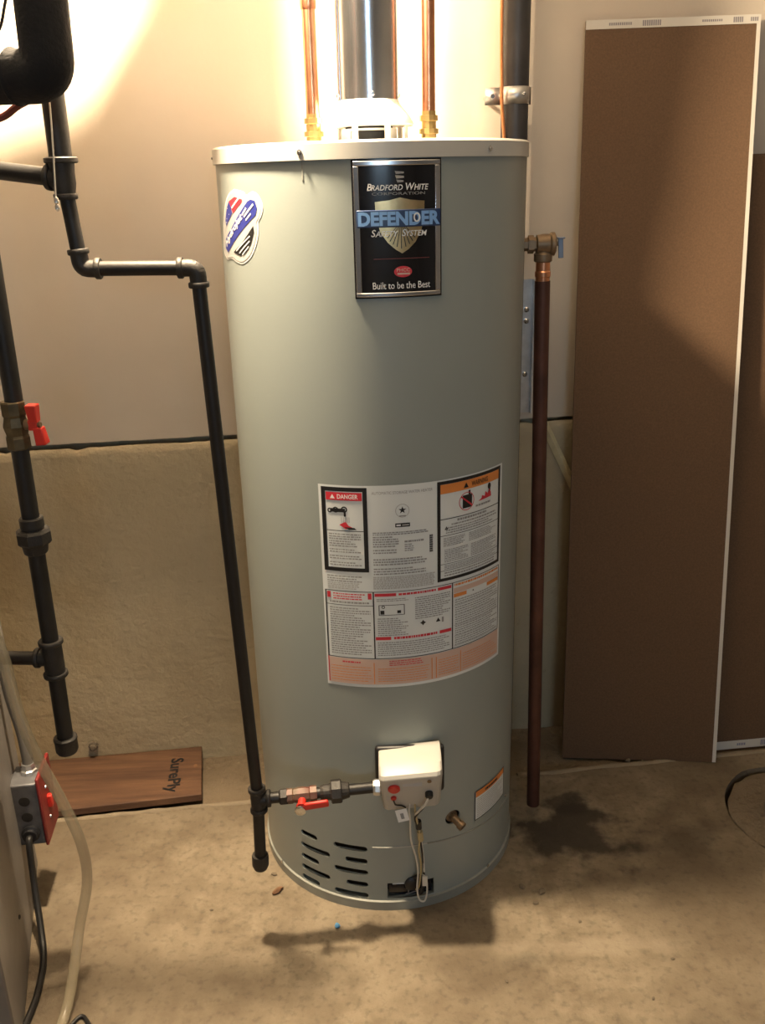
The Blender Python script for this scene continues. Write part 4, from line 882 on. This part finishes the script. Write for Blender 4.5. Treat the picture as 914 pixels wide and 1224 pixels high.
g.tube([a_, b_2], .010, 4); tag(g.build('wood_stake', M_WOODL, smooth=0), 'thin pale wooden strip leaning on the wall behind the discharge pipe', 'wood strip')
mc = W(.325, .985, 0)
ch = thing('metal_channel', W(.325, .84, .01), 'narrow galvanised metal channel on the wall behind the discharge pipe', 'metal channel')
g = G(); RZ = Matrix.Rotation(math.atan2(UW.y, UW.x), 3, 'Z')
for ds, do, ww, dd in ((0, .003, .032, .004), (-.0145, .011, .003, .018), (.0145, .011, .003, .018)): g.box(W(.333 + ds, .990, do), (ww, dd, .300), RZ)
g.build('channel', M_GALVD, ch)
for z in (1.075, 1.05, .93):
    g = G(); g.lathe(W(.333, z, .005), NW, [(0, .006), (.004, .006), (.006, .003)], 10); g.build('screw', M_CHROME, ch)

# ------------------------------------------------------------------ round cover in the floor
V = []; F = []; nr, na = 9, 48
for i in range(nr + 1):
    for k in range(na):
        w = 2 * math.pi * k / na; r = (SUMP_R - .006 - .014 * abs(noise.noise((math.cos(w) * 2.3, math.sin(w) * 2.3, 2))) - .004 * abs(noise.noise((math.cos(w) * 9, math.sin(w) * 9, 2)))) * i / nr
        x, y = SUMP[0] + r * math.cos(w), SUMP[1] + r * math.sin(w)
        z = -.002 + .006 * noise.noise((x * 16, y * 16, 3)) + .004 * noise.noise((x * 45, y * 45, 6)) - (.006 if i == nr else 0)
        if math.hypot(x - .868, y - 1.722) < .022: z -= .03
        V.append((x, y, z))
for i in range(nr):
    for k in range(na): F.append((i * na + k, i * na + (k + 1) % na, (i + 1) * na + (k + 1) % na, (i + 1) * na + k))
V += [(p[0], p[1], -.075) for p in V[nr * na:(nr + 1) * na]]
for k in range(na): F.append((nr * na + k, nr * na + (k + 1) % na, (nr + 1) * na + (k + 1) % na, (nr + 1) * na + k))
g = G(); g.add(V, F); tag(g.build('sump_cover', wall_material('sump_concrete', (.15, .115, .08), (.27, .215, .15), 1.0, .8), smooth=.9), 'rough round concrete cover set in the floor near the drywall sheets', 'floor cover')

# ------------------------------------------------------------------ small debris
def crumb(name, x, y, d, m, label, cat, seed, rz=0, group=None):
    b = bmesh.new(); bmesh.ops.create_icosphere(b, subdivisions=2, radius=1.0)
    rot = Matrix.Rotation(rz, 3, 'Z'); V = []
    for v in b.verts:
        p = v.co * (1 + .35 * noise.noise(v.co * 1.7 + Vector((seed, 0, 0))))
        V.append(rot @ Vector((p.x * d[0], p.y * d[1], p.z * d[2])))
    zm = min(p.z for p in V); F = [tuple(v.index for v in f.verts) for f in b.faces]; b.free()
    g = G(); g.add([p + Vector((x, y, -zm - .0003)) for p in V], F); return tag(g.build(name, m, smooth=.4), label, cat, group)
crumb('wood_chip', -.233, 1.494, (.014, .005, .005), M_CHIP, 'brown wood chip on the floor by the heater base', 'wood chip', 1, .8)
crumb('plastic_chip', -.108, 1.398, (.005, .006, .004), M_BLUECHIP, 'tiny blue plastic chip on the floor before the heater', 'chip', 2, .3)
for k, (x, y, s, lb) in enumerate(((.283, 1.446, .006, 'small grey crumb on the floor by the heater base, shadow side'), (.30, 1.476, .009, 'largest concrete crumb on the floor beside the heater base'), (.262, 1.490, .008, 'flat concrete crumb touching the heater base ring'),
        (-.245, 1.545, .006, 'concrete crumb near the gas drip cap by the heater'), (.585, 1.905, .008, 'pale crumb at the foot of the taller drywall sheet'), (.62, 1.902, .006, 'smaller pale crumb at the foot of the taller drywall sheet'))):
    crumb('concrete_crumb', x, y, (s, s * .7, s * .4), M_STONE, lb, 'crumb', 10 + k, k)
for k, (x, y, s) in enumerate(((.51, 1.30, .004), (.45, 1.215, .004), (.20, 1.26, .004), (-.36, 1.45, .004), (.36, 1.395, .004))):
    crumb('grit_speck', x, y, (s, s * .7, s * .4), M_STONE, 'tiny grit speck on the open lit floor', 'grit', 20 + k, k, 'grit specks on the open floor')
